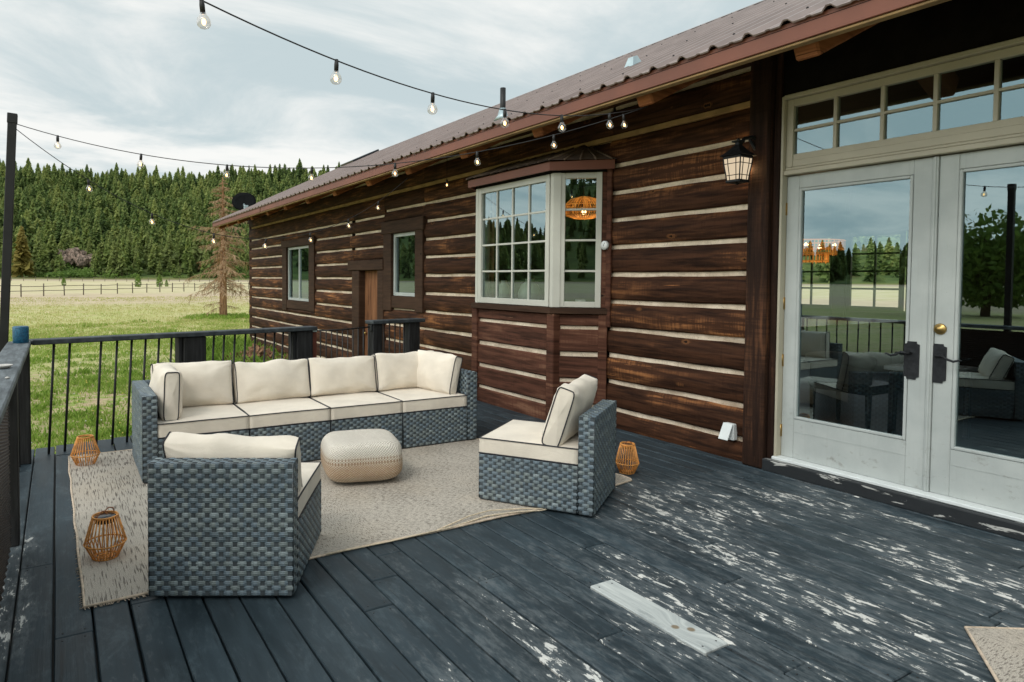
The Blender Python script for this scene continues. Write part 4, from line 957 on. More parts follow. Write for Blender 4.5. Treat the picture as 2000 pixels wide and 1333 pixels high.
def armchair(label, x, y, ang, seed, pil):
    o = root('armless_chair', label, 'armchair', x, y, ang, 'armless wicker chairs')
    mb = MB(); panel(mb, -DW / 2, DW / 2, 0, DT, Z0, DH); mb.build('backrest', ['wicker', 'wickershade'], o, local=True)
    mb = MB(); panel(mb, -DW / 2 + .002, DW / 2 - .002, DT + .005, DD, Z0, DB, 'xXY', pv=.0195); mb.build('seat_base', ['wicker', 'wickershade'], o, local=True)
    for sx in (-1, 1):
        for yy in (.05, DD - .05):
            mb = MB(); mb.lathe([(.018, .008), (.016, .022)], 8, (sx * (DW / 2 - .05), yy, .0)); mb.build('foot', 'black', o, local=True)
    add_cushion('seat_cushion', o, DW - .008, DD - DT - .006, DC - DB - .012, .010, T(0, (DT + DD) / 2 + .004, (DC + DB) / 2 + .002) @ RX_(90), seed, wr=.5)
    add_pillow('back_cushion', o, pil[0], pil[1], pil[2], .042, pil[3], seed + 3)
    return o
armchair('armless wicker chair with its woven back to the camera, left front of the rug', .598, 2.936, -.509, 1, (.59, .30, .10, T(0.0, .205, .528) @ RY_(2.5) @ RX_(22)))
armchair('armless wicker chair seen from the side beside the house wall, facing the pouf', 2.947, 3.0475, .593, 5, (.60, .365, .105, T(0.0, .222, .575) @ RX_(17)))
# four seat sectional sofa
SL_, SD_ = 2.648, .80; sw_ = (SL_ - 2 * DT) / 4
sofa = root('sectional_sofa', 'long grey wicker sectional sofa with cream cushions along the far railing', 'sofa', .479, 4.829, -.0097)
for i, (a, b) in enumerate(((0, DT), (SL_ - DT, SL_))):
    mb = MB(); panel(mb, a, b, 0, SD_, Z0, DH); mb.build('arm', ['wicker', 'wickershade'], sofa, local=True)
mb = MB(); panel(mb, DT + .003, SL_ - DT - .003, SD_ - DT, SD_, Z0, DH, 'yYZ', pv=.024); mb.build('backrest', ['wicker', 'wickershade'], sofa, local=True)
for i in range(4):
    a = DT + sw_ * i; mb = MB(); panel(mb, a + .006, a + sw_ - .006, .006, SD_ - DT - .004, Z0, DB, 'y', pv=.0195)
    mb.build('seat_base', ['wicker', 'wickershade'], sofa, local=True)
    add_cushion('seat_cushion', sofa, sw_ - .006, SD_ - DT - .01, DC - DB - .012, .010, T(a + sw_ / 2, (SD_ - DT) / 2, (DC + DB) / 2 + .002) @ RX_(90), 11 + i, wr=.5)
for i, (cx_, ww, hh, rot) in enumerate(((.41, .58, .335, 1.5), (1.025, .60, .315, -2.), (1.625, .60, .31, 1.), (2.235, .60, .325, 0.))):
    add_pillow('back_cushion', sofa, ww, hh, .10, .058, T(cx_, SD_ - DT - .135, .405 + hh / 2) @ RY_(rot * .4) @ RX_(-13), 21 + i)
add_pillow('side_cushion', sofa, .56, .335, .095, .05, T(.195, .36, .575) @ RY_(-3) @ RZ_(90) @ RX_(5), 31)
add_pillow('side_cushion', sofa, .50, .335, .085, .045, T(2.43, .335, .575) @ RZ_(-75) @ RX_(-12) @ RY_(2), 33)
# pouf
mb = MB(); nth = 64; prof = []
for q in range(25):
    a = -math.pi / 2 + math.pi * q / 24; e = 2 / 4.2
    prof.append((math.copysign(abs(math.cos(a)) ** e, 1), math.copysign(abs(math.sin(a)) ** (2 / 3.6), a)))
vs = []
for (rr, zz) in prof:
    for k in range(nth):
        t = 2 * math.pi * k / nth; c, s = math.cos(t), math.sin(t); e = 2 / 4.6
        px_, py_ = math.copysign(abs(c) ** e, c), math.copysign(abs(s) ** e, s)
        sag = 1 + .035 * noise.noise(Vector((c * 1.5, s * 1.5, zz)))
        top = .012 * (math.hypot(px_, py_) * rr) if zz > .5 else 0
        vs.append((.270 * px_ * rr * sag, .270 * py_ * rr * sag, .156 + .146 * zz * (1 + .03 * noise.noise(Vector((px_ * rr * 2, py_ * rr * 2, 3)))) - (.012 - top if zz > .9 else 0)))
fs = [[i * nth + k, i * nth + (k + 1) % nth, (i + 1) * nth + (k + 1) % nth, (i + 1) * nth + k] for i in range(24) for k in range(nth)]
mb.add(vs, fs, 0, .5, None, True)
pf = mb.build('pouf', 'pouf', None, (0, 0, 0)); pf.location = (1.835, 4.30, .008); pf.rotation_euler = (0, 0, R(-14)); tag(pf, 'square soft pouf, pale on top with tan knitted sides, standing on the rug', 'pouf')
# rattan lanterns
def lantern(label, x, y, z, h, rb_, rm, rt, zm, lean, hdl, rot=0):
    o = thing('rattan_lantern', label, 'lantern', (x, y, z), 'rattan solar lanterns'); o.rotation_euler = (R(lean[0]), R(lean[1]), R(rot))
    mb = MB(); nn = 28
    for k in range(nn):
        t = 2 * math.pi * k / nn; c, s = math.cos(t), math.sin(t)
        mb.tube([(rb_ * c, rb_ * s, .004), (rm * c, rm * s, zm), (rt * c, rt * s, h)], .0031, 5)
    for (rr, zz, rad) in ((rb_, .004, .004), (rm, zm, .0045), (rt, h, .0048), (rt - .004, h - .006, .004), (rb_ * .55, .004, .004)):
        mb.tube([(rr * math.cos(2 * math.pi * k / 24), rr * math.sin(2 * math.pi * k / 24), zz) for k in range(24)], rad, 5, True)
    for k in range(8):
        t = 2 * math.pi * k / 8; mb.tube([(rb_ * math.cos(t), rb_ * math.sin(t), .004), (0, 0, .004)], .003, 5)
    mb.build('cage', 'rattan', o, local=True)
    if hdl != 2:
        mb = MB(); mb.lathe([(0, h - .03), (rt - .010, h - .03), (rt - .008, h - .004), (rt - .012, h - .001), (0, h - .001)], 24); mb.build('solar_panel', 'solar', o, local=True)
    if hdl == 1:
        mb = MB(); mb.tube([(-rt, 0, h), (-rt * .6, 0.0, h + .018), (-.01, .005, h + .024), (.012, -.008, h + .016), (.0, -.012, h + .008), (-.008, 0, h + .02), (rt * .5, .006, h + .03), (rt * .92, .004, h + .022), (rt, 0, h)], .0032, 6); mb.build('handle', 'leather', o, local=True)
    elif hdl == 0:
        mb = MB(); mb.tube([(-rt, 0, h), (-rt * .6, 0, h + .012), (0, 0, h + .017), (rt * .6, 0, h + .012), (rt, 0, h)], .003, 6); mb.build('handle', 'leather', o, local=True)
lantern('open topped orange rattan lantern at the far left corner of the rug, by the railing', .164, 5.575, .002, .212, .060, .096, .053, .082, (0, 0), 2)
lantern('orange rattan lantern with dark solar top and looped strap, nearest to the camera', .19, 3.66, .010, .208, .058, .094, .057, .076, (0, 0), 1, 40)
lantern('orange rattan lantern on bare boards behind the chair beside the house wall', 3.565, 3.465, .002, .212, .052, .083, .050, .076, (0, 0), 0, 10)
# rugs
def rug(name, label, poly, bind, grp=None):
    mb = MB(); n_ = len(poly); vs = [(x, y, .010) for x, y in poly] + [(x, y, .0015) for x, y in poly]
    mb.add(vs, [list(range(n_))] + [[i, n_ + i, n_ + (i + 1) % n_, (i + 1) % n_] for i in range(n_)], 0, .5)
    o = mb.build(name, 'rug', None); tag(o, label, 'rug')
    mb = MB(); mb.tube([(x, y, .0075) for x, y in poly], .0065, 6, True); mb.build('binding', bind, o); return o
P1 = [(.081, 3.141)]
for i in range(1, 20):
    t = i / 20; P1.append((.081 + 3.36 * t, 3.141 + .03 * t + (.13 * max(0, (t - .78) / .22)) + .006 * math.sin(t * 21) - .018 * math.exp(-((t - .72) / .05) ** 2)))
P1 += [(3.44, 3.30), (3.462, 3.33), (3.463, 3.42), (3.13, 4.92), (2.93, 5.86), (.055, 5.86)]
for i in range(1, 12): t = i / 12; P1.append((.055 + .026 * t + .004 * math.sin(t * 30), 5.86 - 2.72 * t))
big = rug('area_rug', 'large beige woven rug with dark dashes under the sofa and chairs', P1, 'binding')
mb = MB()
mb.tube([(1.15, 3.147, .012), (1.5, 3.13, .016), (1.9, 3.15, .013), (2.15, 3.19, .018), (2.35, 3.15, .02), (2.5, 3.115, .014), (2.62, 3.13, .012), (2.66, 3.17, .012)], .0045, 5)
mb.tube([(1.8, 3.15, .014), (2.05, 3.22, .026), (2.2, 3.235, .028), (2.42, 3.18, .02), (2.6, 3.10, .010), (2.72, 3.10, .008), (2.75, 3.15, .010)], .004, 5)
mb.build('loose_cord', 'fringe', big)
mb = MB()
for i in range(90):
    t = rnd.random(); y_ = 3.14 + t * 2.5; a = rnd.uniform(-.5, .5)
    mb.tube([(.076, y_, .006), (.064 + rnd.uniform(-.008, .004), y_ + .01 * a, .004)], .0016, 3)
for i in range(60):
    x_ = rnd.uniform(.08, .5); mb.tube([(x_, 3.138, .006), (x_ + rnd.uniform(-.01, .01), 3.124, .004)], .0016, 3)
f_ = mb.build('frayed_edge', 'binding', big); tag(f_, kind='stuff')
rug('area_rug', 'corner of a second beige woven rug at the lower right edge of the deck', [(3.151, 1.211), (2.70, .90), (2.4, .2), (3.2, -.4), (4.0, .6), (3.6, .92)], 'binding')

# ------------------------------------------------------------------ lights
pole = thing('light_pole', 'tall thin black pole holding two strings of bulbs at the left corner of the deck', 'pole', (-.40, 6.3, -.5))
A1 = Vector((-.285, 6.24, 2.60))
def pole_geo(o, base, top, s=.03):
    mb = MB(); d_ = (Vector(top) - Vector(base)); Lh = d_.length; d_.normalize(); u = Vector((1, 0, 0)); u = (u - d_ * u.dot(d_)).normalized(); v = d_.cross(u)
    mb.obox(base, u, v, d_, -s, s, -s, s, 0, Lh, .004); mb.build('shaft', 'black', o)
    mb = MB(); mb.obox(base, u, v, d_, -s - .004, s + .004, -s - .004, s + .004, Lh - .07, Lh + .006, .004); mb.build('cap', 'black', o)
pole_geo(pole, (-.435, 6.24, -.5), (-.288, 6.24, 2.665))
pole2 = thing('light_pole', 'second black pole at the left edge of the deck, mirrored in the right door glass', 'pole', (-.37, 3.4, -.5))
pole_geo(pole2, (-.39, 3.4, -.5), (-.35, 3.4, 2.55))
pole3 = thing('light_pole', 'third black pole left of the deck near the camera, out of frame', 'pole', (-.37, 2.35, -.5))
pole_geo(pole3, (-.39, 2.35, -.5), (-.35, 2.35, 2.62))
def string(label, A, B, sag, dists, first=0.):
    A, B = Vector(A), Vector(B); o = thing('string_light', label, 'string lights', tuple(A), 'strings of round bulbs')
    Lxy = (B - A).xy.length
    def at(s): t = s / Lxy; p = A.lerp(B, t); p.z -= 4 * sag * t * (1 - t); return p
    mb = MB(); mb.tube([at(Lxy * i / 40) for i in range(41)], .0033, 5); mb.build('cable', 'black', o)
    for s in dists:
        p = at(s); tl = Vector((rnd.uniform(-.12, .12), rnd.uniform(-.12, .12), -1)).normalized()
        mb = MB(); mb.tube([p + Vector((0, 0, .005)), p + tl * .018, p + tl * .045], [.008, .0105, .010], 8); skt = mb.build('socket', 'black', o)
        mb = MB(); q = p + tl * .045; pr = [(.0115, 0), (.0125, .007), (.021, .017), (.0255, .031), (.0238, .044), (.0155, .053), (.005, .0565), (0, .057)]
        mt = Matrix.Translation(q) @ tl.to_track_quat('Z', 'Y').to_matrix().to_4x4(); mb.lathe(pr, 16); mb.v = [tuple(mt @ Vector(v)) for v in mb.v]; bl = mb.build('bulb', 'bulb', o)
        mb = MB(); mb.lathe([(0, .018), (.006, .024), (.0085, .030), (.006, .040), (0, .044)], 8); mb.v = [tuple(mt @ Vector(v)) for v in mb.v]; mb.build('filament', 'filament', bl)
B1 = (3.78, 3.53, 2.685)
string('string of lit round bulbs from the left pole straight across to the eave', A1, B1, .40, (.36, 1.03, 1.71, 2.37, 3.01, 3.63, 4.2, 4.71))
string('string of lit bulbs drooping low from the left pole to a rafter beside the gate', A1 + Vector((0, 0, -.03)), (3.78, 7.40, 2.665), .82, (.54, 1.07, 1.66, 2.23, 2.77, 3.29, 3.74))
string('string of lit bulbs crossing the sky from the upper left corner to the house eave', (-.35, 2.35, 2.60), B1, .32, (.25, .85, 1.46, 2.05, 2.62, 3.18, 3.75))
o = thing('eave_bulb', 'small lit amber bulb hanging under the eave left of the bay window', 'bulb', (4.2, 7.175, 2.59))
mb = MB(); mb.lathe([(.0, 2.61), (.02, 2.625), (.026, 2.645), (.018, 2.668), (.011, 2.675)], 14, (4.2, 7.175, -.07)); gb = mb.build('bulb', 'bulb', o)
mb = MB(); mb.lathe([(0, 2.625), (.009, 2.64), (0, 2.66)], 8, (4.2, 7.175, -.07)); mb.build('filament', 'filament', gb)
mb = MB(); mb.lathe([(.013, 2.675), (.013, 2.71), (.003, 2.712), (.003, 3.13), (0, 3.13)], 8, (4.2, 7.175, -.07)); mb.build('socket', 'black', o)
# wall lantern
wl = thing('wall_lantern', 'black craftsman wall lantern with lit frosted panes, on the logs left of the doors', 'wall lamp', (W, 3.20, 2.2))
LX, LY = 4.365, 3.19
mb = MB(); mb.box(W - .03, W + .004, LY - .10, LY - .005, 2.19, 2.475, .008); mb.build('back_plate', 'iron', wl)
mb = MB(); mb.tube([(W - .03, LY - .05, 2.44), (W - .09, LY - .03, 2.475), (W - .16, LY - .01, 2.46), (LX + .01, LY, 2.40), (LX, LY, 2.37)], .014, 8)
mb.tube([(W - .03, LY - .05, 2.33), (W - .07, LY - .04, 2.38), (W - .11, LY - .02, 2.46)], .011, 8); mb.box(LX - .018, LX + .018, LY - .018, LY + .018, 2.38, 2.435, .006); mb.box(LX - .035, LX + .035, LY - .035, LY + .035, 2.428, 2.44, .004); mb.lathe([(.01, 2.44), (.012, 2.452), (0, 2.462)], 8, (LX, LY, 0)); mb.build('bracket', 'iron', wl)
mb = MB(); hw = .094; zt = 2.325
vs = [(LX - hw, LY - hw, zt), (LX + hw, LY - hw, zt), (LX + hw, LY + hw, zt), (LX - hw, LY + hw, zt)]
vs += [(x + (LX - x) * .42, y + (LY - y) * .42, zt + .036) for x, y, z in vs[:4]]; vs += [(x + (LX - x) * .82, y + (LY - y) * .82, zt + .085) for x, y, z in vs[:4]]
fs = [[i, (i + 1) % 4, 4 + (i + 1) % 4, 4 + i] for i in range(4)] + [[4 + i, 4 + (i + 1) % 4, 8 + (i + 1) % 4, 8 + i] for i in range(4)] + [[8, 9, 10, 11], [3, 2, 1, 0]]
mb.add(vs, fs); mb.box(LX - hw * .80, LX + hw * .80, LY - hw * .80, LY + hw * .80, zt - .018, zt - .001, .003); mb.build('roof', 'iron', wl)
lv = [(.071, 2.305), (.0665, 2.255), (.0585, 2.20), (.053, 2.150)]
gp = MB(); fr_ = MB()
for k in range(4):
    a = math.pi / 2 * k; c, s = round(math.cos(a)), round(math.sin(a)); t = (-s, c)
    def pt(hw_, z, u, off=0.): return (LX + c * (hw_ + off) + t[0] * hw_ * u, LY + s * (hw_ + off) + t[1] * hw_ * u, z)
    vs = []
    for hw_, z in lv: vs += [pt(hw_ - .003, z, -1), pt(hw_ - .003, z, 1)]
    gp.add(vs, [[2 * i, 2 * i + 1, 2 * i + 3, 2 * i + 2] for i in range(3)])
    for u in (-1, -.5, .5): fr_.tube([pt(hw_, z, u, .001) for hw_, z in lv], .0048 if u == -1 else .0032, 5)
    for (q0, q1, f) in ((0, 1, .75), (2, 3, .35)):
        hh = lv[q0][0] + (lv[q1][0] - lv[q0][0]) * f; zq = lv[q0][1] + (lv[q1][1] - lv[q0][1]) * f
        fr_.tube([pt(hh, zq, -1, .001), pt(hh, zq, 1, .001)], .003, 5)
gp.build('glass_panes', 'frost', wl); fr_.build('cage', 'iron', wl)
mb = MB(); mb.box(LX - .060, LX + .060, LY - .060, LY + .060, 2.130, 2.150, .005); mb.lathe([(0, 2.112), (.012, 2.118), (.014, 2.128)], 10, (LX, LY, 0)); mb.build('base', 'iron', wl)
def lamp(name, loc, e, col, rad=.03):
    l = bpy.data.lights.new(name, 'POINT'); l.energy = e; l.color = col; l.shadow_soft_size = rad; o = bpy.data.objects.new(name, l); C.objects.link(o); o.location = loc; return o
lamp('lantern_light', (LX + .135, LY - .01, 2.24), 2.0, (1., .66, .32), .05)
lamp('chandelier_light', (8.5, 5.05, 1.6), 5, (1., .6, .28), .15); lamp('pendant_light', (5.6, 6.23, 2.05), 4, (1., .6, .25), .12)
# small fittings on the wall
th = thing('thermometer', 'round white dial thermometer on the brown trim right of the bay window', 'thermometer', (4.53, 4.735, 1.73))
mb = MB(); mb.tube([(4.545, 4.735, 1.735), (4.515, 4.735, 1.735)], .042, 24); mb.build('case', 'clad', th)
mb = MB(); mb.tube([(4.5149, 4.735, 1.735), (4.5125, 4.735, 1.735)], .037, 24); mb.build('dial', 'dial', th)
mb = MB(); mb.obox((4.511, 4.735, 1.735), (0, -.5, .86), (0, .86, .5), (-1, 0, 0), -.012, .028, -.002, .002, -.001, .001, .0003); mb.build('needle', 'black', th)
oc = thing('outlet_box', 'pale outdoor socket box with open flap, low on the logs by the post', 'outlet', (4.57, 3.34, .2))
mb = MB(); mb.box(4.535, 4.585, 3.30, 3.385, .155, .285, .006); mb.build('box', 'clad', oc)
mb = MB(); mb.obox((4.53, 3.385, .285), (0, -1, 0), (-.45, 0, -.9), (-.9, 0, .45), 0, .085, 0, .135, 0, .008, .002); mb.build('flap', 'clad', oc)
# satellite dish on the roof
sdh = thing('satellite_dish', 'round black satellite dish on a pale bracket at the far end of the roof', 'satellite dish', (4.303, 18.0, 3.2))
mb = MB(); ax = Vector((-.35, -.88, .30)).normalized(); pr = [(0, -.05), (.10, -.044), (.2, -.026), (.285, 0), (.29, .006), (.2, -.018), (.1, -.036), (0, -.042)]
mt = Matrix.Translation((4.303, 18.0, 3.425)) @ ax.to_track_quat('Z', 'Y').to_matrix().to_4x4(); mb.lathe(pr, 32); mb.v = [tuple(mt @ Vector((v[0] * 1.08, v[1] * .92, v[2]))) for v in mb.v]; mb.build('reflector', 'dishblack', sdh)
mb = MB(); mb.tube([(4.303, 18.12, 3.1), (4.303, 18.12, 3.42)], .025, 8); mb.tube([(4.303, 17.8, 3.18), (4.303, 17.92, 3.29), (4.303, 18.02, 3.35)], .03, 8); mb.box(4.25, 4.36, 17.76, 17.84, 3.2, 3.31, .01); mb.build('bracket', 'galv', sdh)
# ------------------------------------------------------------------ indoors, seen through the glass
pd = thing('pendant_lamp', 'glowing orange woven pendant lamp inside the bay window', 'lamp', (5.6, 6.23, 2.3))
mb = MB()
for k in range(44):
    t = 2 * math.pi * k / 44; c, s_ = math.cos(t), math.sin(t)
    mb.tube([(5.6 + r_ * c, 6.23 + r_ * s_, z_) for r_, z_ in ((.05, 2.42), (.16, 2.39), (.235, 2.32), (.255, 2.27), (.22, 2.20), (.12, 2.165))], .0062, 4, r=rnd.random())
for r_, z_ in ((.12, 2.165), (.22, 2.20), (.255, 2.27), (.235, 2.32), (.16, 2.39), (.05, 2.42)): mb.tube([(5.6 + r_ * math.cos(2 * math.pi * k / 30), 6.23 + r_ * math.sin(2 * math.pi * k / 30), z_) for k in range(30)], .006, 4, True)
mb.build('shade', 'woven', pd)
mb = MB(); mb.tube([(5.6, 6.23, 2.42), (5.6, 6.23, 2.95)], .006, 6); mb.build('cord', 'black', pd)
mb = MB(); mb.lathe([(0, 2.2), (.03, 2.225), (.03, 2.25), (0, 2.28)], 10, (5.6, 6.23, 0)); mb.build('bulb', 'lampcore', pd)
ch = thing('chandelier', 'tiered amber chandelier glowing behind the left door glass', 'lamp', (8.5, 5.2, 1.8))
for rr, za, zb in ((.47, 1.83, 1.93), (.38, 1.76, 1.85), (.29, 1.66, 1.77)):
    mb = MB()
    for z_ in (za + .01, zb): mb.tube([(8.5 + rr * math.cos(2 * math.pi * k / 40), 5.2 + rr * math.sin(2 * math.pi * k / 40), z_) for k in range(40)], .008, 4, True)
    nk = int(rr * 150)
    for k in range(nk):
        t = 2 * math.pi * k / nk; x_, y_ = 8.5 + rr * math.cos(t), 5.2 + rr * math.sin(t); mb.tube([(x_, y_, za - rnd.uniform(.0, .02)), (x_, y_, zb)], rnd.uniform(.0045, .0075), 4, r=rnd.random())
    mb.build('tier', 'woven', ch)
mb = MB(); mb.tube([(8.5, 5.2, 1.9), (8.5, 5.2, 2.95)], .01, 6); mb.build('chain', 'black', ch)
for k in range(5):
    t = 2 * math.pi * k / 5; mb = MB(); mb.lathe([(0, 1.84), (.022, 1.855), (.026, 1.875), (0, 1.90)], 8, (8.5 + .36 * math.cos(t), 5.2 + .36 * math.sin(t), 0)); mb.build('bulb', 'lampcore', ch)
tb = thing('dining_table', 'honey wood dining table inside, behind the left door', 'table', (8.2, 4.9, .08))
mb = MB(); mb.box(6.9, 9.7, 4.35, 5.6, .84, .90, .01); mb.build('tabletop', 'tabletop', tb)
for xx in (7.1, 9.5):
    for yy in (4.5, 5.45):
        mb = MB(); mb.box(xx - .045, xx + .045, yy - .045, yy + .045, .08, .84, .006); mb.build('leg', 'darkwood', tb)
dc = thing('dining_chair', 'dark chair with a grey rolled back just behind the left door glass', 'chair', (5.9, 3.3, .08))
mb = MB(); mb.tube([(6.0, 3.03, .70), (6.0, 3.2, .715), (6.0, 3.4, .715), (6.0, 3.6, .70)], [.05, .062, .062, .05], 12); mb.box(5.98, 6.05, 3.05, 3.58, .5, .69, .02); mb.build('backrest', 'greyuph', dc)
mb = MB(); mb.box(5.98, 6.5, 3.03, 3.6, .42, .5, .03); mb.build('seat', 'darkwood', dc)
for xx in (6.02, 6.45):
    for yy in (3.07, 3.56):
        mb = MB(); mb.tube([(xx, yy, .08), (xx, yy, .43)], [.018, .028], 8); mb.build('leg', 'darkwood', dc)
st = thing('side_table', 'low pale topped side table beside the dark chair indoors', 'table', (6.2, 2.85, .08))
mb = MB(); mb.box(6.1, 6.7, 2.55, 3.0, .655, .69, .006); mb.build('tabletop', 'clad', st)
for xx in (6.15, 6.65):
    for yy in (2.6, 2.95): mb = MB(); mb.box(xx - .02, xx + .02, yy - .02, yy + .02, .08, .655, .003); mb.build('leg', 'darkwood', st)
for (yy, hh, wv, lab) in ((6.24, .26, .085, 'narrow pale green vase standing at the left inside the bay window'), (5.76, .28, .125, 'rounder pale green vase standing at the middle of the bay window sill')):
    mb = MB(); mb.lathe([(0, 0), (wv * .6, 0), (wv * .95, hh * .25), (wv, hh * .45), (wv * .75, hh * .75), (wv * .35, hh * .9), (wv * .4, hh), (wv * .3, hh), (0, hh * .85)], 20, (4.42, yy, 1.132)); tag(mb.build('vase', 'celadon', None), lab, 'vase')
cd = thing('candle', 'short white pillar candle inside the narrow side pane of the bay window', 'candle', (4.52, 5.06, 1.132))
mb = MB(); mb.lathe([(0, 0), (.05, 0), (.05, .07), (.045, .074), (0, .072)], 20, (4.52, 5.06, 1.132)); mb.build('wax', 'candle', cd)
mb = MB(); mb.tube([(4.52, 5.06, 1.2), (4.52, 5.06, 1.225)], .003, 5); mb.build('wick', 'black', cd)

# ------------------------------------------------------------------ vegetation
rg = np.random.default_rng(11)
def conifer(h, r, nb, g, base=.10, pw=.68):
    """one conifer: trunk + many drooping branch blades; returns verts, tris, rnd, material index"""
    V = []; F = []; q = []; mi = []
    for k in range(4):
        a = math.pi / 2 * k; V.append((.018 * h * math.cos(a), .018 * h * math.sin(a), -.3))
    V.append((0, 0, h * .97))
    for k in range(4): F.append((k, (k + 1) % 4, 4)); q.append(.3); mi.append(1)
    for k in range(nb):
        t = base + (1 - base) * ((k + g.random()) / nb) ** .9
        L = r * ((1 - t) ** pw) * g.uniform(.62, 1.12) + .05 * r + .012 * h * g.random()
        a = k * 2.39996 + g.uniform(-.5, .5); z = h * t; dr = g.uniform(.12, .5) - .55 * max(0, t - .6)
        c, s = math.cos(a), math.sin(a); wd = L * g.uniform(.16, .30) + .02 * r; tl = g.uniform(-1.5, 1.5)
        o = len(V); zt = z - L * dr
        V += [(0, 0, z + .03 * h), (c * L * .55 - s * wd, s * L * .55 + c * wd, z - L * dr * .45 + wd * tl), (c * L, s * L, zt), (c * L * .55 + s * wd, s * L * .55 - c * wd, z - L * dr * .45 - wd * tl)]
        V += [(c * L * .45, s * L * .45, z - L * dr * .5 - .10 * L - .02 * h)]
        F += [(o, o + 1, o + 2), (o, o + 2, o + 3), (o, o + 4, o + 2)]
        b = min(1, max(0, g.normal(.42, .2) + .55 * (t - .45))); q += [b, min(1, b + .1), max(0, b - .08)]; mi += [0, 0, 0]  # paints crown tops lighter, as if lit from above, and hanging blades darker
    return np.array(V, np.float32), np.array(F, np.int32), np.array(q, np.float32), np.array(mi, np.int32)
protos = []
for k in range(8):
    h, r, nb = ((16, 3.7, 190), (14, 3.8, 190), (18, 4.0, 210), (12, 3.3, 170), (15, 3.3, 180), (17, 4.5, 210), (10, 3.0, 150), (13, 4.0, 180))[k]
    protos.append((h, conifer(h, r, nb, rg)))
for h, r, nb, bs, pw in ((13, 3.6, 200, .08, .42), (11, 3.4, 190, .05, .36), (15, 3.1, 130, .22, .55), (9, 3.2, 170, .04, .40), (14, 2.6, 80, .18, .7)): protos.append((h, conifer(h, r, nb, rg, bs, pw)))
def inview(x, y):
    a = math.degrees(math.atan2(x, y)); return -4.6 < a < 23.5
cand = []
ROCK = (5.5, 281.)
def place(n, a0, a1, d0, d1, lst, mind):
    cells = {}
    for _ in range(n):
        a = R(rg.uniform(a0, a1)); r_ = math.sqrt(rg.uniform((R0 + d0) ** 2, (R0 + d1) ** 2)); x, y = r_ * math.sin(a), r_ * math.cos(a)
        if abs(x - ROCK[0] * y / ROCK[1] - .5) < 4.6 and y < ROCK[1] + 3 and y > 200: continue
        c = (int(x // mind), int(y // mind))
        if c in cells: continue
        cells[c] = 1; lst.append((x, y, r_))
place(9000, -5.5, 27, 2, 285, cand, 4.9)
near = sorted((p for p in cand if inview(p[0], p[1])), key=lambda p: p[2])
ind = near[:236]; sel = set(ind); rest = [p for p in cand if p not in sel]
place(2200, 27, 130, 2, 250, rest, 9.5); place(3800, -150, -5.5, 0, 255, rest, 8.5)
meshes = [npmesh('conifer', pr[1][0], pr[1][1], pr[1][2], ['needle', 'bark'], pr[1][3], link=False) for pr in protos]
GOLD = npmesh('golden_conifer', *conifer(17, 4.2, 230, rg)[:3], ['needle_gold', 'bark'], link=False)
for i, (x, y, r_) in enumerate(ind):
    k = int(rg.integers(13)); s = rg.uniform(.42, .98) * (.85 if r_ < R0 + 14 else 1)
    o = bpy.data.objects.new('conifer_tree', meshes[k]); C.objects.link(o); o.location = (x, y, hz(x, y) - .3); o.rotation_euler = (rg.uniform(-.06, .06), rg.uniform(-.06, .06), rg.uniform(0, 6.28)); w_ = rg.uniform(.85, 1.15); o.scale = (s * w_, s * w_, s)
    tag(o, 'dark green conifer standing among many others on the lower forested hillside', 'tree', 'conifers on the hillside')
gx = -9.9
o = bpy.data.objects.new('conifer_tree', GOLD); C.objects.link(o); o.location = (gx, 258, hz(gx, 258)); tag(o, 'yellowish conifer with wide low branches at the foot of the hill by the black pole', 'tree')
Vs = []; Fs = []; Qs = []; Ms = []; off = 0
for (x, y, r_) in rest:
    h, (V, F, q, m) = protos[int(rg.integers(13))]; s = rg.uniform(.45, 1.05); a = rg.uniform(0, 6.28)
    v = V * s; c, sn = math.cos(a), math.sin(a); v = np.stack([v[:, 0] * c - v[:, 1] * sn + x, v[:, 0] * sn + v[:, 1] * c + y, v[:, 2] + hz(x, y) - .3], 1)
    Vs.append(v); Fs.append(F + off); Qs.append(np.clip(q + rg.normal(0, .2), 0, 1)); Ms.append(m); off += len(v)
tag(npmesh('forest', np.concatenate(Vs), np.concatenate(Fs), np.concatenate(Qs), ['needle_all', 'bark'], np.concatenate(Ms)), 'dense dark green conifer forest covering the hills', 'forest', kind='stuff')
def leafball(n, rx, rz, ls, g, zc=None):
    V = []; F = []; q = []
    lob = g.normal(0, .45, (9, 3))
    for k in range(n):
        d_ = g.normal(0, 1, 3); d_ /= np.linalg.norm(d_); lb = lob[g.integers(9)]
        p = (d_ * g.uniform(.35, .62) + lb * .55) * np.array([rx, rx, rz]); p[2] = abs(p[2] + rz * .55)
        a, b = g.normal(0, 1, 3), g.normal(0, 1, 3); a /= np.linalg.norm(a); b = b - a * (a @ b); b /= np.linalg.norm(b); s = ls * g.uniform(.6, 1.3)
        o = len(V); V += [p - a * s, p + b * s * .55, p + a * s, p - b * s * .55]; F += [(o, o + 1, o + 2), (o, o + 2, o + 3)]
        v_ = min(1, max(0, g.normal(.45, .22) + .25 * (p[2] / (rz * 1.5) - .5))); q += [v_, v_]
    return np.array(V, np.float32), np.array(F, np.int32), np.array(q, np.float32)
bm_ = [npmesh('shrub', *leafball(240, 2.0, 1.6, .30, rg), ['leaf'], link=False) for _ in range(4)]
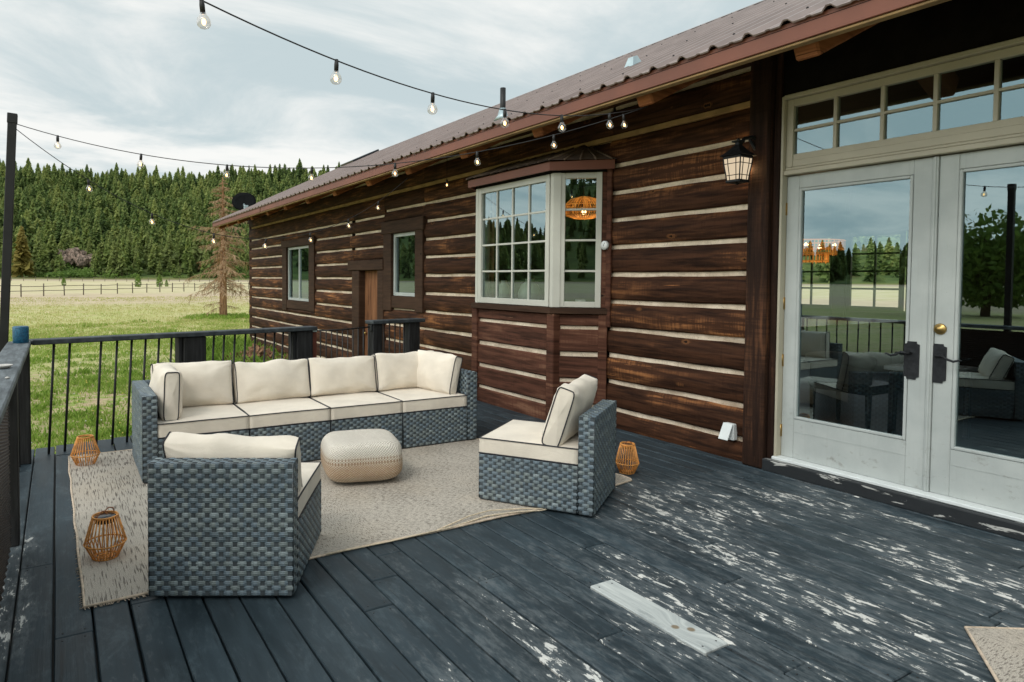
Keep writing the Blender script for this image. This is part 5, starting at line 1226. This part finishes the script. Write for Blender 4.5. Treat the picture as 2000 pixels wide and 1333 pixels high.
for i in range(58):
    a = R(rg.uniform(-4.2, 20.5)); r_ = R0 + (rg.uniform(-4, 5) if i < 34 else rg.uniform(4, 26)); x, y = r_ * math.sin(a), r_ * math.cos(a); s = rg.uniform(.6, 1.7)
    o = bpy.data.objects.new('shrub', bm_[i % 4]); C.objects.link(o); o.location = (x, y, hz(x, y) - .2); o.rotation_euler = (0, 0, rg.uniform(0, 6)); o.scale = (s * 1.2, s * 1.2, s)
    tag(o, 'light green leafy shrub low on the forested hill', 'shrub', 'shrubs at the foot of the hill')
for (x, y, s) in ((1.2, 259, 1.1), (3.4, 262, 1.5), (6.2, 260, 1.2), (8.6, 263, 1.6), (5., 268, 1.3)):
    o = bpy.data.objects.new('shrub', bm_[int(s * 10) % 4]); C.objects.link(o); o.location = (x, y, hz(x, y) - .2); o.rotation_euler = (0, 0, x); o.scale = (s * 1.2, s * 1.2, s)
    tag(o, 'light green leafy shrub low on the forested hill', 'shrub', 'shrubs at the foot of the hill')
# rock outcrop
bm = bmesh.new(); rr_ = random.Random(3)
for k in range(44):
    x = rr_.uniform(-9, 9); zz = rr_.uniform(0, 1); s = rr_.uniform(.9, 2.1) * (1.1 - .35 * abs(x) / 9)
    b2 = bmesh.ops.create_icosphere(bm, subdivisions=2, radius=s)['verts']
    for v in b2:
        n_ = noise.noise(v.co * .7 + Vector((k, 0, 0))); n2 = noise.noise(v.co * 2.1 + Vector((0, k, 0))); v.co = Vector((round(v.co.x * .9 / .7) * .35 + v.co.x * .45, v.co.y * .7, v.co.z * 1.1)) * (1 + .3 * n_ + .22 * n2)
        v.co += Vector((x, zz * 6 + 1.2, zz * 5.0 * (1 - (x / 11) ** 2)))
me = bpy.data.meshes.new('rock_outcrop'); bm.to_mesh(me); bm.free(); me.materials.append(M['rock'])
o = bpy.data.objects.new('rock_outcrop', me); C.objects.link(o); o.location = (ROCK[0] - 1, ROCK[1] - 5, hz(ROCK[0], ROCK[1] - 5) + 2.2)
tag(o, 'bare pinkish grey rock outcrop low on the forested hillside', 'rock')
# young evergreens standing in the meadow
def arb(h, r, g):
    V = []; F = []; q = []
    for k in range(260):
        t = g.random(); a = g.uniform(0, 6.28); rr = r * (math.sin(math.pi * min(1, t * .72 + .28))) ** .8 * g.uniform(.75, 1.05); p = np.array([rr * math.cos(a), rr * math.sin(a), h * t])
        s = .16 * h * g.uniform(.5, 1); ta = np.array([-math.sin(a), math.cos(a), 0]) * s * .4; up = np.array([math.cos(a) * .25, math.sin(a) * .25, 1.]) * s
        o = len(V); V += [p - ta, p + ta, p + up]; F.append((o, o + 1, o + 2)); q.append(g.uniform(.2, 1))
    return np.array(V, np.float32), np.array(F, np.int32), np.array(q, np.float32)
for (px_, d_, h, lab) in ((1.0, 140, 1.5, 'small dark young evergreen in the far meadow, leftmost of four'), (12.2, 128, 2.1, 'plump yellow green young evergreen behind the rail fence, left one of the taller pair'), (15.7, 128, 2.1, 'plump yellow green young evergreen behind the rail fence, right one of the taller pair'), (17.4, 132, 1.2, 'tiny young evergreen just right of the taller pair in the meadow')):
    o = npmesh('young_evergreen', *arb(h, h * .27, rg), ['leaf'], loc=(px_, d_, hz(px_, d_) - .05)); tag(o, lab, 'tree')
# split rail fences
def fence(label, P, Q, n, hgt, seed):
    g = random.Random(seed); o = thing('rail_fence', label, 'fence', (P[0], P[1], hz(*P)))
    pts = []
    for k in range(n + 1):
        t = k / n; x, y = P[0] + (Q[0] - P[0]) * t, P[1] + (Q[1] - P[1]) * t; pts.append(Vector((x, y, hz(x, y))))
        mb = MB(); mb.tube([(x, y, hz(x, y) - .1), (x + g.uniform(-.03, .03), y, hz(x, y) + hgt + g.uniform(-.05, .1))], .06, 6); mb.build('post', 'oldfence', o)
    mb = MB()
    for a, b in zip(pts[:-1], pts[1:]):
        for f in (.45, .85): mb.tube([a + Vector((0, 0, hgt * f + g.uniform(-.06, .06))), b + Vector((0, 0, hgt * f + g.uniform(-.06, .06)))], .03, 5)
    mb.build('rails', 'oldfence', o)
fence('weathered split rail fence with two rails crossing the near meadow', (-6.2, 66.), (31., 112.), 22, 1.12, 1)
fence('distant low rail fence along the far side of the meadow', (-20., 196.), (82., 186.), 40, 1.15, 2)
# dead conifer beside the house
dt = thing('dead_tree', 'bare tan dead conifer with drooping brittle branches beyond the far end of the house', 'tree', (6.72, 32.2, -.5))
TX, TY = 6.72, 32.2; g = random.Random(5)
mb = MB(); tr_ = [(TX + .05 * noise.noise(Vector((0, 0, z * .8))), TY + .05 * noise.noise(Vector((5, 0, z * .8))), -.6 + z) for z in np.linspace(0, 6.7, 16)]
mb.tube(tr_, [.17 * (1 - i / 15) ** .8 + .018 for i in range(16)], 8); mb.build('trunk', 'deadbark', dt)
V = []; F = []; q = []
def twig(p, d_, L, w_, depth):
    n_ = 5 if depth == 0 else 3; pts = [Vector(p)]; dd = Vector(d_)
    for i in range(n_):
        dd = (dd + Vector((g.uniform(-.16, .16), g.uniform(-.16, .16), g.uniform(-.2, .08) + (.09 if i > 2 and depth == 0 else -.03)))).normalized(); pts.append(pts[-1] + dd * L / n_)
    for i in range(n_):
        a, b = pts[i], pts[i + 1]; w0, w1 = w_ * (1 - i / n_) + .002, w_ * (1 - (i + 1) / n_) + .0015
        for sx in (Vector((0, 0, 1)), (b - a).cross(Vector((0, 0, 1))).normalized()):
            o = len(V); V.extend([tuple(a - sx * w0), tuple(a + sx * w0), tuple(b + sx * w1), tuple(b - sx * w1)]); F.append((o, o + 1, o + 2)); F.append((o, o + 2, o + 3)); r_ = g.random(); q.extend([r_, r_])
        if depth < 2:
            for _ in range(5 if depth == 0 else 3):
                if g.random() < .85:
                    side = (b - a).cross(Vector((0, 0, 1))).normalized() * g.choice((-1, 1))
                    twig(a.lerp(b, g.random()), (b - a).normalized() * .6 + side * g.uniform(.3, .9) + Vector((0, 0, g.uniform(-.9, .05))), L * g.uniform(.18, .36), w_ * .5, depth + 1)
for k in range(105):
    t = (k + g.random()) / 105; z = 1.35 + 5.1 * t; a = k * 2.4 + g.uniform(-.5, .5); L = (1.9 * (1 - t) ** .8 + .2) * g.uniform(.3, 1.1)
    twig((TX, TY, -.5 + z), (math.cos(a), math.sin(a), g.uniform(-.35, .12) + .3 * t), L, .021, 0)
for z, a, L in ((.55, 3.3, 1.1), (.75, 3.6, .9), (.6, .2, .7)): twig((TX, TY, -.5 + z), (math.cos(a), math.sin(a), .0), L, .016, 0)
br = npmesh('branches', np.array(V) - np.array([6.72, 32.2, -.5]), F, q, ['deadtwig']); br.parent = dt; ORG[br.name] = (0, 0, 0)
# grass tufts on the lawn
V = []; F = []; q = []
def tuft(x, y, h, nb, tone, spread):
    z0 = hz(x, y) - .01
    for _ in range(nb):
        a = rg.uniform(0, 6.28); px_, py_ = x + rg.normal(0, spread), y + rg.normal(0, spread); hh = h * rg.uniform(.5, 1.15); ln = hh * rg.uniform(.15, .75); wd = .0035 + .004 * rg.random() + .00022 * y
        c, s = math.cos(a), math.sin(a); o = len(V)
        V.extend([(px_ - s * wd, py_ + c * wd, z0), (px_ + s * wd, py_ - c * wd, z0), (px_ + c * ln * .35 + s * wd * .7, py_ + s * ln * .35 - c * wd * .7, z0 + hh * .65), (px_ + c * ln, py_ + s * ln, z0 + hh)])
        F.extend([(o, o + 1, o + 2), (o, o + 2, o + 3)]); r_ = min(1, max(0, rg.normal(tone, .17))); q.extend([r_, r_])
for i in range(12500):
    y = 6.7 + 24 * rg.random() ** 1.7; x = rg.uniform(-.10 * y - .6, .27 * y + .3)
    if x > W - .05 and y < 18.7: continue
    pn = .8 * hnoise(x * .8, y, 2.1, 3.) + .6 * hnoise(x, y, 5.2, 8.) + .5 * hnoise(x, y, .6, 2.)
    if pn < -.02 and rg.random() < .85: continue
    far_ = min(1, max(0, (y - 14) / 14)); tone = .45 + .30 * far_ + .22 * hnoise(x, y, .5, 12.)
    tuft(x, y, (.05 + .12 * max(0, pn)) * (1 + .3 * far_), 10, tone - .25 * max(0, pn), .05 + .002 * y)
for i in range(7000):
    y = 19 + 48 * rg.random() ** 1.5; x = rg.uniform(-.09 * y, .29 * y)
    if x > W - .2 and y < 18.7: continue
    tuft(x, y, rg.uniform(.05, .13), 5, min(1., .55 + (y - 19) / 24) + .3 * hnoise(x, y, .35, 5.), .16)
for i in range(700):        # taller lush grass beside the house corner
    y = rg.uniform(9.5, 19.5); x = rg.uniform(max(1.6, .15 * y), min(4.45, .15 * y + 2.4))
    tuft(x, y, rg.uniform(.16, .34), 12, .2, .07)
for i in range(260): x, y = TX + rg.normal(0, .8), TY + rg.normal(0, .8); tuft(x, y, .2, 9, .3, .1)
tag(npmesh('grass', V, F, q, ['grass']), 'short patchy green grass with dry gaps below the railing', 'grass', kind='stuff')
# dandelions: tiny white and yellow heads
V = []; F = []; q = []
for i in range(150):
    y = 7 + 14 * rg.random() ** 1.4; x = rg.uniform(-.10 * y - .4, .25 * y); z = hz(x, y) + rg.uniform(.07, .12); s = .006 + .0005 * y; o = len(V)
    V += [(x - s, y, z), (x, y - s, z), (x + s, y, z), (x, y + s, z), (x, y, z + s), (x, y, z - s)]; F += [(o, o + 1, o + 4), (o + 1, o + 2, o + 4), (o + 2, o + 3, o + 4), (o + 3, o, o + 4), (o + 1, o, o + 5), (o + 2, o + 1, o + 5)]; q += [rg.random()] * 6
nn = NT('dandelion'); nn.bsdf(nn.mix(nn.math('GREATER_THAN', nn.attr(), .45), (.62, .62, .52), (.6, .5, .12)), .8); M['dand'] = nn.m
tag(npmesh('dandelions', V, F, q, ['dand']), 'small white and yellow dandelion heads scattered in the grass', 'flowers', kind='stuff')
# stone slab and dry leaves at the foot of the wall
mb = MB(); mb.box(3.15, 3.95, 13.6, 14.9, -.5, -.40, .03, 0); tag(mb.build('stone_slab', 'slab', None), 'pale flat stone slab in the tall grass by the far house wall', 'slab')
V = []; F = []; q = []
for i in range(260):
    x, y = 3.7 + rg.normal(0, .26), 14.5 + rg.normal(0, .45); z = -.39 + .26 * math.exp(-((x - 3.75) / .3) ** 2 - ((y - 14.5) / .5) ** 2) * rg.random() ** .4
    a, b = rg.normal(0, .05, 3), rg.normal(0, .05, 3); p = np.array([x, y, z + .03]); o = len(V); V += [p - a, p + b, p + a, p - b]; F += [(o, o + 1, o + 2), (o, o + 2, o + 3)]; q += [.5, .5]
tag(npmesh('leaf_pile', V, F, q, ['leafpile']), 'small heap of rusty dry leaves on the stone slab', 'leaves', kind='stuff')
# broadleaf tree left of the deck, mirrored in the right door glass
lt = thing('broadleaf_tree', 'green broadleaf tree in the meadow, mirrored in the right door glass', 'tree', (-36., 17., -.5))
V, F, q = leafball(3600, 3.3, 3.4, .22, rg); V[:, 2] += .6
cr_ = npmesh('crown', V, F, q, ['leaf']); cr_.parent = lt
mb = MB(); mb.tube([(-36, 17, -.6), (-36.1, 17, 1.5), (-35.9, 17.1, 4.)], [.25, .2, .1], 8); mb.build('trunk', 'bark', lt)
